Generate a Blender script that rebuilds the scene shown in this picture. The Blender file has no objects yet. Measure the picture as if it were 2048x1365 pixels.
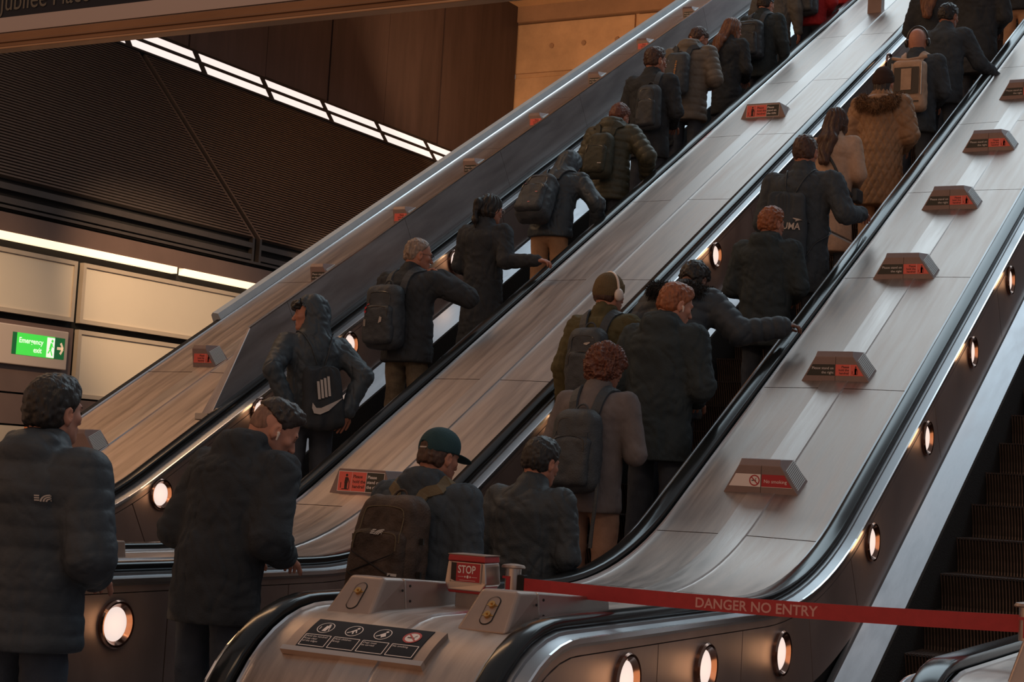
import bpy, math, random
import numpy as np
from mathutils import Vector, Matrix
sc = bpy.context.scene
COL = sc.collection
R = math.radians

# ---------------------------------------------------------------- camera
def cam_axes(yaw, pitch, roll):
    cy, sy = math.cos(yaw), math.sin(yaw)
    f = np.array([-sy, cy, 0.]); r = np.array([cy, sy, 0.]); u = np.array([0, 0, 1.])
    f, u = f*math.cos(pitch)+u*math.sin(pitch), u*math.cos(pitch)-f*math.sin(pitch)
    r, u = r*math.cos(roll)+u*math.sin(roll), u*math.cos(roll)-r*math.sin(roll)
    return r, u, f
cr, cu, cf = cam_axes(R(28.9828), R(4.6636), R(3.2856))
FPX = 3271.29
cam = bpy.data.cameras.new('camera'); camo = bpy.data.objects.new('camera', cam); COL.objects.link(camo)
cam.sensor_width = 36.0; cam.lens = FPX/2048*36.0
cam.clip_start = 0.05; cam.clip_end = 300
camo.matrix_world = Matrix(((cr[0], cu[0], -cf[0], 0), (cr[1], cu[1], -cf[1], 0), (cr[2], cu[2], -cf[2], 1.5), (0, 0, 0, 1)))
cam.dof.use_dof = False
sc.camera = camo
CAMP = np.array([0, 0, 1.5])
def ray(px, py):
    return cr*(px-1024)/FPX - cu*(py-682.5)/FPX + cf

# ---------------------------------------------------------------- colour management, world, big lights
vs = sc.view_settings
vs.view_transform = 'Standard'; vs.look = 'None'; vs.exposure = 0.0; vs.gamma = 1.0; vs.use_curve_mapping = False
w = bpy.data.worlds.new('world'); sc.world = w; w.use_nodes = True
wn = w.node_tree.nodes; wl = w.node_tree.links
wtc = wn.new('ShaderNodeTexCoord'); wdp = wn.new('ShaderNodeVectorMath'); wdp.operation = 'DOT_PRODUCT'
wdp.inputs[1].default_value = (-.62, -.72, -.30)          # the warm-lit concourse lies behind and to the left
wl.new(wtc.outputs['Generated'], wdp.inputs[0])
wrp = wn.new('ShaderNodeValToRGB'); wrp.color_ramp.interpolation = 'EASE'
wrp.color_ramp.elements[0].position = .0; wrp.color_ramp.elements[1].position = .85
wrp.color_ramp.elements[0].color = (0.098, 0.098, 0.104, 1); wrp.color_ramp.elements[1].color = (0.27, 0.145, 0.082, 1)
wl.new(wdp.outputs['Value'], wrp.inputs[0]); wl.new(wrp.outputs[0], wn['Background'].inputs[0])
wn['Background'].inputs[1].default_value = 1.8
def area(name, loc, target, sx, sy, power, col, spread=180):
    l = bpy.data.lights.new(name, 'AREA'); l.shape = 'RECTANGLE'; l.size = sx; l.size_y = sy
    l.energy = power; l.color = col; l.spread = R(spread)
    o = bpy.data.objects.new(name, l); COL.objects.link(o)
    d = Vector(target)-Vector(loc); o.location = loc
    o.rotation_euler = d.to_track_quat('-Z', 'Y').to_euler()
    return o
# unseen fill lights added for the decks, the landing and the cream panels
area('daylight_fill', (-4.5, 25, 18.5), (-4.5, 14, 5.5), 19, 10, 1330, (0.70, 0.89, 1.0))  # added cool panel standing in for daylight, sized to reflect in the decks
area('landing_fill', (-2.0, 2.0, 6.5), (-4.0, 7.0, 1.0), 5, 1.2, 55, (1.0, 0.64, 0.38))  # added warm area light above the landing, out of view
area('deck_warm_fill', (-13.0, 10.0, 9.5), (-7.0, 12.0, 3.0), 1.0, 9.0, 215, (1.0, 0.58, 0.29))  # added warm fill from the left, tints the far left decks

def spot(name, loc, target, power, col, ang, r=.12, blend=.9):
    l = bpy.data.lights.new(name, 'SPOT'); l.energy = power; l.color = col; l.spot_size = R(ang); l.spot_blend = blend; l.shadow_soft_size = r
    o = bpy.data.objects.new(name, l); COL.objects.link(o); o.location = loc
    o.rotation_euler = (Vector(target)-Vector(loc)).to_track_quat('-Z', 'Y').to_euler(); return o
for yy in (10.6, 14.5, 18.4):
    spot('panel_fill_spot', (-8.2, yy-4.5, 6.3), (-12.5, yy, 3.05), 2200, (1., .70, .42), 29)  # added spots out of view, put a soft glow on the cream panels
# ---------------------------------------------------------------- helpers: objects
def link(o, parent=None):
    COL.objects.link(o)
    if parent is not None: o.parent = parent
    return o
def mesh_obj(name, verts, faces, mat=None, parent=None, smooth=False, mats=None, midx=None):
    me = bpy.data.meshes.new(name)
    me.from_pydata([tuple(map(float, v)) for v in verts], [], [tuple(map(int, f)) for f in faces])
    if mats:
        for m in mats: me.materials.append(m)
        if midx is not None: me.polygons.foreach_set('material_index', midx)
    elif mat is not None: me.materials.append(mat)
    if smooth: me.polygons.foreach_set('use_smooth', [True]*len(me.polygons))
    me.update()
    return link(bpy.data.objects.new(name, me), parent)
def np_obj(name, V, Q, mat, parent=None, smooth=True):
    """fast path, quads only"""
    me = bpy.data.meshes.new(name)
    n = len(Q)
    me.vertices.add(len(V)); me.vertices.foreach_set('co', np.asarray(V, np.float32).ravel())
    me.loops.add(4*n); me.loops.foreach_set('vertex_index', np.asarray(Q, np.int32).ravel())
    me.polygons.add(n); me.polygons.foreach_set('loop_start', np.arange(0, 4*n, 4, dtype=np.int32))
    me.polygons.foreach_set('use_smooth', np.full(n, smooth))
    me.update(calc_edges=True); me.validate()
    if mat: me.materials.append(mat)
    return link(bpy.data.objects.new(name, me), parent)
def empty(name, loc=(0, 0, 0), rz=0):
    o = bpy.data.objects.new(name, None); o.empty_display_size = .1; COL.objects.link(o)
    o.location = loc; o.rotation_euler = (0, 0, rz); return o
def tag(o, label=None, cat=None, group=None, kind=None):
    if label: o['label'] = label
    if cat: o['category'] = cat
    if group: o['group'] = group
    if kind: o['kind'] = kind
    return o
class MB:
    def __init__(s): s.v = []; s.f = []; s.m = []; s.cm = 0
    def add(s, V, F, m=None):
        b = len(s.v); s.v += [tuple(map(float, v)) for v in V]; s.f += [tuple(b+i for i in f) for f in F]
        s.m += [s.cm if m is None else m]*len(F)
    def box(s, x0, x1, y0, y1, z0, z1, m=None):
        s.add([(x0,y0,z0),(x1,y0,z0),(x1,y1,z0),(x0,y1,z0),(x0,y0,z1),(x1,y0,z1),(x1,y1,z1),(x0,y1,z1)],
              [(0,3,2,1),(4,5,6,7),(0,1,5,4),(1,2,6,5),(2,3,7,6),(3,0,4,7)], m)
    def prism(s, poly, axis, a, b, m=None):
        """poly: 2D points; axis 'x': (y,z) extruded in x, 'y': (x,z), 'z': (x,y)"""
        n = len(poly)
        def P(p, t): return {'x': (t, p[0], p[1]), 'y': (p[0], t, p[1]), 'z': (p[0], p[1], t)}[axis]
        V = [P(p, a) for p in poly]+[P(p, b) for p in poly]
        F = [tuple(range(n))[::-1], tuple(range(n, 2*n))]+[(i, (i+1) % n, n+(i+1) % n, n+i) for i in range(n)]
        s.add(V, F, m)
    def tube(s, pts, r, n=8, m=None, cap=True, flat=None):
        P = [Vector(p) for p in pts]; N = len(P); V = []
        rr = r if hasattr(r, '__len__') else [r]*N
        up = Vector((0, 0, 1)); prev = None
        for i in range(N):
            t = (P[min(i+1, N-1)]-P[max(i-1, 0)]).normalized()
            if prev is None:
                a = t.cross(up)
                if a.length < 1e-3: a = t.cross(Vector((1, 0, 0)))
            else: a = prev-t*prev.dot(t)
            a.normalize(); prev = a; b = t.cross(a)
            for k in range(n):
                th = 2*math.pi*k/n
                V.append(P[i]+(a*math.cos(th)+b*math.sin(th))*rr[i])
        F = [(i*n+k, i*n+(k+1) % n, (i+1)*n+(k+1) % n, (i+1)*n+k) for i in range(N-1) for k in range(n)]
        if cap: F += [tuple(range(n))[::-1], tuple((N-1)*n+k for k in range(n))]
        s.add(V, F, m)
    def cyl(s, c, axis, r, h, n=24, m=None, r2=None):
        c = Vector(c); ax = Vector(axis).normalized(); r2 = r if r2 is None else r2
        s.tube([c, c+ax*h], [r, r2], n, m)
    def build(s, name, mat=None, parent=None, smooth=False, mats=None):
        o = mesh_obj(name, s.v, s.f, mat, parent, False, mats, s.m if mats else None)
        if smooth: auto_smooth(o)
        return o
def auto_smooth(o, ang=35):
    me = o.data
    me.polygons.foreach_set('use_smooth', [True]*len(me.polygons))
    me.set_sharp_from_angle(angle=R(ang))
def bevel(o, w=.004, seg=2, ang=40):
    b = o.modifiers.new('bevel', 'BEVEL'); b.width = w; b.segments = seg; b.limit_method = 'ANGLE'; b.angle_limit = R(ang)
    return o

# ---------------------------------------------------------------- materials
MATS = {}
def mat(name, col, rough=.6, metal=0., noise=None, bump=None, emis=None, spec=None, coat=0, sheen=0, mix=None, stretch=None):
    """noise=(scale, amount) varies colour; bump=(scale,strength); stretch=(x,y,z) multiplies the coordinates"""
    if name in MATS: return MATS[name]
    m = bpy.data.materials.new(name); m.use_nodes = True; nt = m.node_tree; N = nt.nodes; L = nt.links
    b = N['Principled BSDF']
    b.inputs['Base Color'].default_value = (*col, 1); b.inputs['Roughness'].default_value = rough; b.inputs['Metallic'].default_value = metal
    if spec is not None: b.inputs['Specular IOR Level'].default_value = spec
    if coat: b.inputs['Coat Weight'].default_value = coat; b.inputs['Coat Roughness'].default_value = .15
    if sheen: b.inputs['Sheen Weight'].default_value = sheen; b.inputs['Sheen Roughness'].default_value = .5
    if emis: b.inputs['Emission Color'].default_value = (*emis[0], 1); b.inputs['Emission Strength'].default_value = emis[1]
    if noise or bump:
        tc = N.new('ShaderNodeTexCoord'); mp = N.new('ShaderNodeMapping'); L.new(tc.outputs['Object'], mp.inputs[0])
        if stretch: mp.inputs['Scale'].default_value = stretch
    if noise:
        nz = N.new('ShaderNodeTexNoise'); nz.inputs['Scale'].default_value = noise[0]; nz.inputs['Detail'].default_value = 6; nz.inputs['Roughness'].default_value = .65
        L.new(mp.outputs[0], nz.inputs['Vector'])
        rp = N.new('ShaderNodeValToRGB'); a = noise[1]; c2 = mix if mix else tuple(min(1, c*(1+a)) for c in col)
        rp.color_ramp.elements[0].position = .3; rp.color_ramp.elements[1].position = .7
        rp.color_ramp.elements[0].color = (*[max(0, c*(1-a)) for c in col], 1); rp.color_ramp.elements[1].color = (*c2, 1)
        L.new(nz.outputs['Fac'], rp.inputs[0]); L.new(rp.outputs[0], b.inputs['Base Color'])
        if metal > .5:
            mr = N.new('ShaderNodeMapRange'); mr.inputs[1].default_value = .3; mr.inputs[2].default_value = .7
            mr.inputs[3].default_value = rough*.82; mr.inputs[4].default_value = rough*1.2
            L.new(nz.outputs['Fac'], mr.inputs[0]); L.new(mr.outputs[0], b.inputs['Roughness'])
    if bump:
        nb = N.new('ShaderNodeTexNoise'); nb.inputs['Scale'].default_value = bump[0]; nb.inputs['Detail'].default_value = 4
        L.new(mp.outputs[0], nb.inputs['Vector'])
        bp = N.new('ShaderNodeBump'); bp.inputs['Strength'].default_value = bump[1]; bp.inputs['Distance'].default_value = .01
        L.new(nb.outputs['Fac'], bp.inputs['Height']); L.new(bp.outputs[0], b.inputs['Normal'])
    MATS[name] = m
    return m
INC = R(30)
def incline_steel(name, col, rough, amt=.20, rot=True):
    """brushed steel with streaks running along the incline"""
    m = mat(name, col, rough, .92, noise=(2.4, amt), bump=(20, .05), stretch=(8, .45, 3))
    nt = m.node_tree; tc = [n for n in nt.nodes if n.type == 'TEX_COORD'][0]; mp = [n for n in nt.nodes if n.type == 'MAPPING'][0]
    ro = nt.nodes.new('ShaderNodeMapping'); ro.inputs['Rotation'].default_value = (-INC, 0, 0)   # run along the slope first
    nt.links.new(tc.outputs['Object'], ro.inputs[0]); nt.links.new(ro.outputs[0], mp.inputs[0])
    return m
M_deck = incline_steel('deck_steel', (.41, .335, .295), .40)
M_deck2 = incline_steel('deck_strip_steel', (.49, .425, .39), .36, .10)
M_trim = mat('trim_aluminium', (.38, .385, .40), .36, .9, noise=(2, .06))
M_edge = mat('bright_edge_steel', (.97, .98, 1.0), .20, .97)
M_panel = mat('side_panel_steel', (.42, .33, .30), .42, .72, noise=(2.2, .16), bump=(9, .05), stretch=(1, 1, .6))
M_skirt = mat('skirt_steel', (.60, .61, .64), .38, .85, noise=(3, .12), stretch=(6, 1, 1))
M_rubber = mat('handrail_rubber', (.012, .014, .015), .17, 0, spec=.45)
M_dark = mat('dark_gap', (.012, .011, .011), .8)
M_brush = mat('skirt_brush', (.02, .018, .017), .95, bump=(120, .8))
M_plast = mat('grey_housing', (.23, .165, .155), .45, .25, noise=(12, .06))
M_grille = mat('grille_grey', (.58, .63, .64), .4, .3)
M_red_label = mat('label_red', (.80, .13, .10), .45)
M_dark_label = mat('label_black', (.022, .026, .024), .4)
M_white = mat('label_white', (.80, .72, .70), .5)
M_ink = mat('label_ink', (.02, .012, .012), .5)
M_crimson = mat('sign_crimson', (.42, .026, .036), .45)
M_brass = mat('brass', (.60, .36, .13), .3, .9)
M_lamp = mat('lamp_glass', (.35, .3, .28), .5, emis=((1.0, .84, .77), .80))
M_step = mat('step_aluminium', (.20, .145, .125), .45, .6, noise=(6, .4))
M_stepd = mat('step_dark', (.016, .015, .015), .8)
# ---------------------------------------------------------------- escalator path
HR = 1.024; Y0 = 7.555; RC = 2.7; YN = 5.0; RN = .62; YEND = 36.0
T30 = math.tan(INC)
def path(y0=None, newel=False, yend=YEND, dy=.5):
    """stations (y, z, ny, nz) on the handrail top line"""
    S = []
    if newel:
        for a in range(200, 90, -8):
            A = R(a); S.append((YN+RN*math.cos(A), HR-RN+RN*math.sin(A), math.cos(A), math.sin(A)))
    ts = Y0-RC*math.tan(INC/2); ys = YN if y0 is None else y0
    S.append((ys, HR, 0, 1))
    if ts > ys:
        n = int((ts-ys)/.4)
        for i in range(1, n): S.append((ys+(ts-ys)*i/n, HR, 0, 1))
        for i in range(0, 13):
            a = INC*i/12; S.append((ts+RC*math.sin(a), HR+RC*(1-math.cos(a)), -math.sin(a), math.cos(a)))
    yc = ts+RC*math.sin(INC) if ts > ys else ys
    zc = HR+(yc-Y0)*T30
    n = max(2, int((yend-yc)/dy))
    for i in range(1, n+1):
        y = yc+(yend-yc)*i/n; S.append((y, zc+(y-yc)*T30, -math.sin(INC), math.cos(INC)))
    if ts <= ys: S[0] = (ys, HR+(ys-Y0)*T30, -math.sin(INC), math.cos(INC))
    return S
def sub_path(S, a, b):
    """clip the station list between y=a and y=b (incline part only), offset-aware in y"""
    out = []
    for i in range(len(S)-1):
        p, q = S[i], S[i+1]
        for y in (a, b):
            if p[0] < y < q[0]:
                t = (y-p[0])/(q[0]-p[0]); out.append(tuple(p[k]+(q[k]-p[k])*t for k in range(4)))
        if a <= q[0] <= b: out.append(q)
    if a <= S[0][0] <= b: out.insert(0, S[0])
    return sorted(out, key=lambda s: s[0])
def sweep(mb, prof, S, m=None, closed=True):
    n = len(prof); V = []
    for (y, z, ny, nz) in S:
        for (x, v) in prof: V.append((x, y+ny*v, z+nz*v))
    F = []
    rng = range(n) if closed else range(n-1)
    for i in range(len(S)-1):
        for k in rng:
            F.append((i*n+k, (i+1)*n+k, (i+1)*n+(k+1) % n, i*n+(k+1) % n))
    if closed: F += [tuple(range(n)), tuple((len(S)-1)*n+k for k in range(n))[::-1]]
    mb.add(V, F, m)
def surf(y, v=0.):
    """z of the surface offset v (normal) from the handrail line, at horizontal position y"""
    ts = Y0-RC*math.tan(INC/2)
    if y <= ts: return HR+v
    yc = ts+RC*math.sin(INC)
    if y-0 >= yc: return HR+(y-Y0)*T30+v/math.cos(INC)
    a = math.asin((y-ts)/RC); return HR+RC*(1-math.cos(a))+v/math.cos(a)
# lanes: handrail centre lines
AL, AR, BL, BR, CL, CR = -7.25, -5.92, -4.90, -3.55, -2.55, -1.22
# decks lie between: (left deck) -8.23..AL ; A well AL..AR ; deck AR..BL ; B well BL..BR ; deck BR..CL ; C well CL..CR
HW = .043
def handrail(x, parent, newel=True):
    mb = MB(); prof = []
    # C shaped rubber belt, rounded
    pts = [(-HW, -.026), (-HW, -.008), (-HW+.004, -.001), (-HW+.012, .003), (0, .005), (HW-.012, .003), (HW-.004, -.001), (HW, -.008), (HW, -.026), (HW-.008, -.036), (-HW+.008, -.036)]
    S = path(newel=newel)
    sweep(mb, [(x+p[0], p[1]) for p in pts], S)
    return mb.build('handrail', M_rubber, parent, smooth=True)
def deck_unit(xl, xr, label, cat='escalator deck', y0=None, newel=True, ends=(True, True), strip=None):
    """steel deck between two handrail centre lines, with its trims, centre strip and joints"""
    root = empty('balustrade_deck', ((xl+xr)/2, YN, 0)); ox, oy = (xl+xr)/2, YN
    tag(root, label, cat, 'steel decks between the escalators')
    def par(o):
        o.location = (-ox, -oy, 0); o.parent = root; return o
    S = path(newel=newel, y0=y0)
    D = -.040
    a, b = xl+.06, xr-.068
    cm = (a+b)/2; s0, s1 = cm-.095, cm+.055
    if strip: s0, s1 = strip
    # plates with joints: cut every 1.523 m
    cuts = [4.30, 5.6, 7.10, 7.99]+[7.99+1.523*i for i in range(1, 19)]
    mb = MB()
    Sn = [s for s in S]
    # cumulative pieces: newel + landing
    first = [s for s in Sn if s[0] <= 5.6]
    if y0 is None:
        lst = [first+[(5.6, HR, 0, 1)]]
        seq = [(5.607, 7.10), (7.107, 7.99)]
    else: lst = []; seq = [(y0, 7.99)]
    inc = [s for s in Sn if s[2] <= 0.0001 and s[0] >= YN-.001 or s[0] > YN]
    inc = [s for s in Sn if s[0] >= YN-.001]
    for c0, c1 in seq+[(7.997+1.523*i, 7.99+1.523*(i+1)) for i in range(0, 18)]:
        p = sub_path(inc, c0, c1)
        if len(p) > 1: lst.append(p)
    for p in lst:
        for (u0, u1, up0, up1) in ((a+.0, s0-.0015, 0, .006), (s1+.0015, b, .006, 0)):
            sweep(mb, [(u0, D+up0), (u1, D+up1), (u1, D-.02), (u0, D-.02)], p)
    par(mb.build('deck_plate', M_deck, smooth=True))
    mb = MB()
    sweep(mb, [(s0, D+.008), (s1, D+.008), (s1, D-.02), (s0, D-.02)], [s for s in S])
    par(mb.build('centre_strip', M_deck2, smooth=True))
    mb = MB()   # bright narrow bead at the right of the strip
    sweep(mb, [(s1, D+.006), (s1+.003, D+.015), (s1+.006, D+.006), (s1+.006, D-.01), (s1, D-.01)], S)
    sweep(mb, [(a-.007, D+.005), (a-.004, D+.014), (a, D+.005), (a, D-.02), (a-.007, D-.02)], S)
    par(mb.build('bright_bead', M_edge))
    mb = MB()   # under-tray seen in the joints
    sweep(mb, [(xl, D-.022), (xr, D-.022), (xr, D-.06), (xl, D-.06)], S)
    par(mb.build('under_tray', M_dark))
    mb = MB()   # grey flat trims beside the handrails
    if ends[0]: sweep(mb, [(xl+.045, D+.004), (a-.005, D+.004), (a-.005, D-.02), (xl+.045, D-.02)], S)
    if ends[1]: sweep(mb, [(b+.0, D+.010), (xr-.04, D+.010), (xr-.04, D-.02), (b, D-.02)], S)
    par(mb.build('edge_trim', M_trim, smooth=True))
    return root, par
def well_side(xh, side, par, joints, panels_down=-.485, newel=True, name='side_panel', y0=None):
    """inner balustrade below the handrail at xh; side=+1 faces +x"""
    S = path(newel=newel, y0=y0); sg = side
    mb = MB()
    e = xh+sg*.043
    pr = [(e-sg*.008, -.036), (e+sg*.012, -.040), (e+sg*.014, -.052), (xh+sg*.102, -.064), (xh+sg*.102, -.09), (xh, -.09), (xh, -.036)]
    if sg < 0: pr = pr[::-1]
    sweep(mb, pr, S)
    par(mb.build('guide_trim', M_trim, smooth=True))
    mb = MB()
    x = xh+sg*.104
    pr = [(x-sg*.004, -.058), (x+sg*.004, -.060), (x+sg*.004, -.078), (x-sg*.004, -.078)]
    if sg < 0: pr = pr[::-1]
    sweep(mb, pr, S); par(mb.build('edge_bead', M_edge))
    # shoulder band under the bead, then a groove, then the panels
    mb = MB(); x = xh+sg*.098
    pr = [(x, -.078), (x, -.118), (x-sg*.02, -.118), (x-sg*.02, -.078)]
    if sg > 0: pr = pr[::-1]
    sweep(mb, pr, S)
    pw = .0035
    # panels: polygons in the y-z plane between the groove and the foot
    xp = xh+sg*.100
    def top(y):
        if y < YN-.02:
            rr = RN-.122
            return HR-RN+math.sqrt(max(0, rr*rr-(y-YN)**2))
        return surf(y, -.122)
    def bot(y):
        return 0.02 if y < 7.4 else max(.02, surf(y, panels_down))
    for i in range(len(joints)-1):
        (t0, b0), (t1, b1) = joints[i], joints[i+1]
        n = 14
        tp = [(t0+pw+(t1-t0-2*pw)*k/n) for k in range(n+1)]; bp = [(b0+pw+(b1-b0-2*pw)*k/n) for k in range(n+1)]
        V = []
        for yy in tp: V.append((xp, yy, top(yy)))
        for yy in bp: V.append((xp, yy, bot(yy)))
        V += [(v[0]-sg*.02, v[1], v[2]) for v in V]
        F = []
        for k in range(n):
            q = (k, k+1, n+2+k, n+1+k); F.append(q if sg < 0 else q[::-1])
        o = 2*(n+1)
        for k in range(n):
            F.append((k, k+1, o+k+1, o+k))
        for aa, bb in ((0, n+1), (n, 2*n+1)): F.append((aa, bb, o+bb, o+aa))
        mb.add(V, F)
    par(mb.build(name, M_panel, smooth=False))
    mb = MB(); xb = xh+sg*.07
    y_first = joints[0][0]
    V = []; F = []
    ys = [y_first+.01+(YEND-y_first)*k/90 for k in range(91)]
    for yy in ys: V += [(xb, yy, top(yy)-.0), (xb, yy, bot(yy)-.2)]
    for k in range(90): F.append((2*k, 2*k+1, 2*k+3, 2*k+2))
    mb.add(V, F)
    par(mb.build('panel_backing', M_dark))
    # foot moulding and sloping skirt deck
    Si = [s for s in path(y0=7.2) ]
    mb = MB()
    d = panels_down
    Sk = [s for s in Si if surf(s[0], d) > .03]
    pr = [(xp-sg*.01, d+.012), (xp+sg*.012, d+.012), (xp+sg*.014, d-.012), (xp-sg*.01, d-.012)]
    if sg < 0: pr = pr[::-1]
    sweep(mb, pr, Sk)
    par(mb.build('foot_moulding', M_trim, smooth=True))
    mb = MB()
    pr = [(xp+sg*.010, d-.008), (xp+sg*.145, d-.095), (xp+sg*.145, d-.30), (xp+sg*.010, d-.30)]
    if sg < 0: pr = pr[::-1]
    sweep(mb, pr, Sk); par(mb.build('skirt', M_skirt, smooth=False))
    mb = MB()
    pr = [(xp+sg*.145, d-.100), (xp+sg*.156, d-.103), (xp+sg*.156, d-.62), (xp+sg*.145, d-.62)]
    if sg < 0: pr = pr[::-1]
    sweep(mb, pr, Sk); par(mb.build('skirt_brush', M_brush))
# ---------------------------------------------------------------- the four decks and three wells
def jlist(first):
    return first+[(8.041+1.520*i, 8.041+1.520*i+.19) for i in range(0, 18)]
J = jlist([(4.42, 4.42), (5.68, 5.68), (6.56, 6.56), (7.41, 7.52)])
def escalator(xl, xr, label, nk, left=True, right=True):
    root = empty('escalator', ((xl+xr)/2, 7.0, 0)); tag(root, label, 'escalator', 'escalators of the bank')
    ox, oy = (xl+xr)/2, 7.0
    def par(o):
        o.location = (o.location.x-ox, o.location.y-oy, o.location.z); o.parent = root; return o
    if left: par(handrail(xl, None)); well_side(xl, +1, par, J)
    if right: par(handrail(xr, None)); well_side(xr, -1, par, J)
    # steps share one mesh
    x0, x1 = xl+.262, xr-.262; mid = (x0+x1)/2; W = x1-x0
    global STEP
    if 'STEP' not in globals():
        mb = MB(); n = 46; p = W/n; rise = .19655; run = .3404
        # ribbed riser (slightly bowed) and ribbed tread
        prof = [(0, 0), (.010, -.014), (.030, -.06), (.050, -.12), (.062, -.18), (.060, -.25)]
        for k in range(n):
            a = -W/2+k*p; b = a+p*.34
            V = [];
            for (yy, zz) in prof: V += [(a, yy, zz), (b, yy, zz)]
            V += [(a, run+.02, 0), (b, run+.02, 0)]
            nn = len(prof)
            F = [(2*i, 2*i+2, 2*i+3, 2*i+1) for i in range(nn-1)]+[(0, 1, 2*nn+1, 2*nn)]
            # rib sides
            V2 = [];
            for (yy, zz) in prof: V2 += [(a, yy+.011, zz-(.009 if zz == 0 else 0)), (b, yy+.011, zz-(.009 if zz == 0 else 0))]
            base = len(V); V += V2+[(a, run+.02, -.009), (b, run+.02, -.009)]
            for i in range(nn-1):
                F += [(2*i, base+2*i, base+2*i+2, 2*i+2), (2*i+1, 2*i+3, base+2*i+3, base+2*i+1)]
            F += [(0, 2*nn, base+2*nn, base), (1, base+1, base+2*nn+1, 2*nn+1)]
            mb.add(V, F, 0)
        V = [(-W/2, yy+.011, zz-(.009 if zz == 0 else 0)) for yy, zz in prof]+[(W/2, yy+.011, zz-(.009 if zz == 0 else 0)) for yy, zz in prof]
        nn = len(prof)
        F = [(i, i+1, nn+i+1, nn+i) for i in range(nn-1)]
        V += [(-W/2, run+.02, -.009), (W/2, run+.02, -.009)]
        F += [(0, nn, 2*nn+1, 2*nn)]
        mb.add(V, F, 1)
        STEP = mb.build('step', mats=[M_step, M_stepd]).data
        bpy.data.objects.remove(bpy.data.objects[-1]) if False else None
        for o in list(bpy.data.objects):
            if o.data is STEP: bpy.data.objects.remove(o)
    for k in range(-4, nk):
        y, z = 8.493+.3404*k, .697+.19655*k
        if k < 0: z = [.50, .305, .135, .03][-k-1]
        o = bpy.data.objects.new('step', STEP); COL.objects.link(o); o.location = (mid-ox, y-oy, z); o.parent = root
    mb = MB(); sweep(mb, [(xl+.1, -1.10), (xr-.1, -1.10), (xr-.1, -1.16), (xl+.1, -1.16)], [q for q in path(y0=7.2) if q[0] > 8.3]); par(mb.build('understep_sheet', M_dark))  # dark sheet added below the steps to stop light leaking through the side gaps
    # landing plate with comb
    mb = MB(); mb.box(x0-.12, x1+.12, 4.3, 7.16, .0, .022)
    for i in range(23): mb.box(x0+.01+i*(W-.02)/23, x0+.01+i*(W-.02)/23+.012, 7.16, 7.24, .0, .03)
    par(mb.build('comb_plate', M_skirt))
    return root, par
escA, parA = escalator(AL, AR, 'escalator at the far left of the bank, carrying the line of people in dark coats', 42)
escB, parB = escalator(BL, BR, 'middle escalator of the bank, packed with people from the lower landing upwards', 42)
escC, parC = escalator(CL, CR, 'empty escalator at the right, with bare ribbed steps behind the red tape', 40, right=True)
def step_z(y):
    k = math.floor((y-8.493)/.3404+1e-6)
    if k < -4: return .022
    return .697+.19655*k if k >= 0 else [.50, .305, .135, .03][-k-1]
deck_unit(-8.475, AL, 'brown-lit steel deck at the far left, beside the tall steel divider', strip=(-7.99, -7.83), y0=None)
deck_unit(AR, BL, 'steel deck between the left and middle escalators, with two red and black sign boxes')
deckBC, parBC = deck_unit(BR, CL, 'wide steel deck right of the middle escalator, ending in the pictogram plate')
deck_unit(CR, CR+1.02, 'steel deck beyond the empty escalator at the bottom right corner')

# bright bead at the foot of the fin, divider fin between left deck and handrail
FX = -7.31
def fin():
    root = empty('steel_divider', (FX, 8.9, 1.9)); tag(root, 'tall dark steel divider plate rising along the far left deck, with slanted lower end', 'divider')
    def par(o):
        o.location = (-FX, -8.9, -1.9); o.parent = root; return o
    mb = MB()
    yT, zT = 9.32, 2.435; yB, zB = 8.95, surf(8.95, -.035); yE = YEND
    cuts = [yT+.42]+[yT+.42+1.52*i for i in range(1, 18)]
    pts = [yT]+cuts
    # segmented face with thin joints
    for i in range(len(pts)-1):
        a, b = pts[i]+(.004 if i else 0), pts[i+1]
        ab = a if i else yB
        lo = lambda y: surf(y, -.035); hi = lambda y: zT+(y-yT)*T30
        V = [(FX-.006, a, hi(a)), (FX-.006, b, hi(b)), (FX, b+.22, lo(b+.22)), (FX, ab+(.22 if i else 0), lo(ab+(.22 if i else 0)))]
        V += [(FX-.022, a, hi(a)), (FX-.022, b, hi(b)), (FX-.09, b+.22, lo(b+.22)), (FX-.09, ab+(.22 if i else 0), lo(ab+(.22 if i else 0)))]
        mb.add(V, [(0, 1, 2, 3)[::-1], (4, 5, 6, 7), (0, 4, 5, 1)[::-1], (0, 3, 7, 4)[::-1], (1, 2, 6, 5)])
    par(mb.build('divider_plate', M_fin))
    mb = MB(); S = [s for s in path() if s[0] > yB]
    S2 = [(yT, zT, -.5, .866), (YEND, zT+(YEND-yT)*T30, -.5, .866)]
    sweep(mb, [(FX-.024, .0), (FX-.004, .0), (FX-.004, .010), (FX-.024, .010)], S2)
    mb.tube([(FX-.005, yT, zT), (FX+.0, yB, zB)], .004, 6)
    par(mb.build('top_edge', M_edge))
    mb = MB()
    sweep(mb, [(FX, -.036), (FX, -.015), (FX+.022, -.015), (FX+.03, -.036)], [(yB+.05, surf(yB+.05), -.5, .866), (YEND, surf(YEND), -.5, .866)])
    mb.box(FX-.10, FX+.01, yB-.05, yB, zB-.03, zB+.012)
    par(mb.build('base_moulding', M_trim))
M_fin = incline_steel('divider_steel', (.40, .355, .35), .44, .22); M_fin.node_tree.nodes['Principled BSDF'].inputs['Metallic'].default_value = .6
fin()
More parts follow.
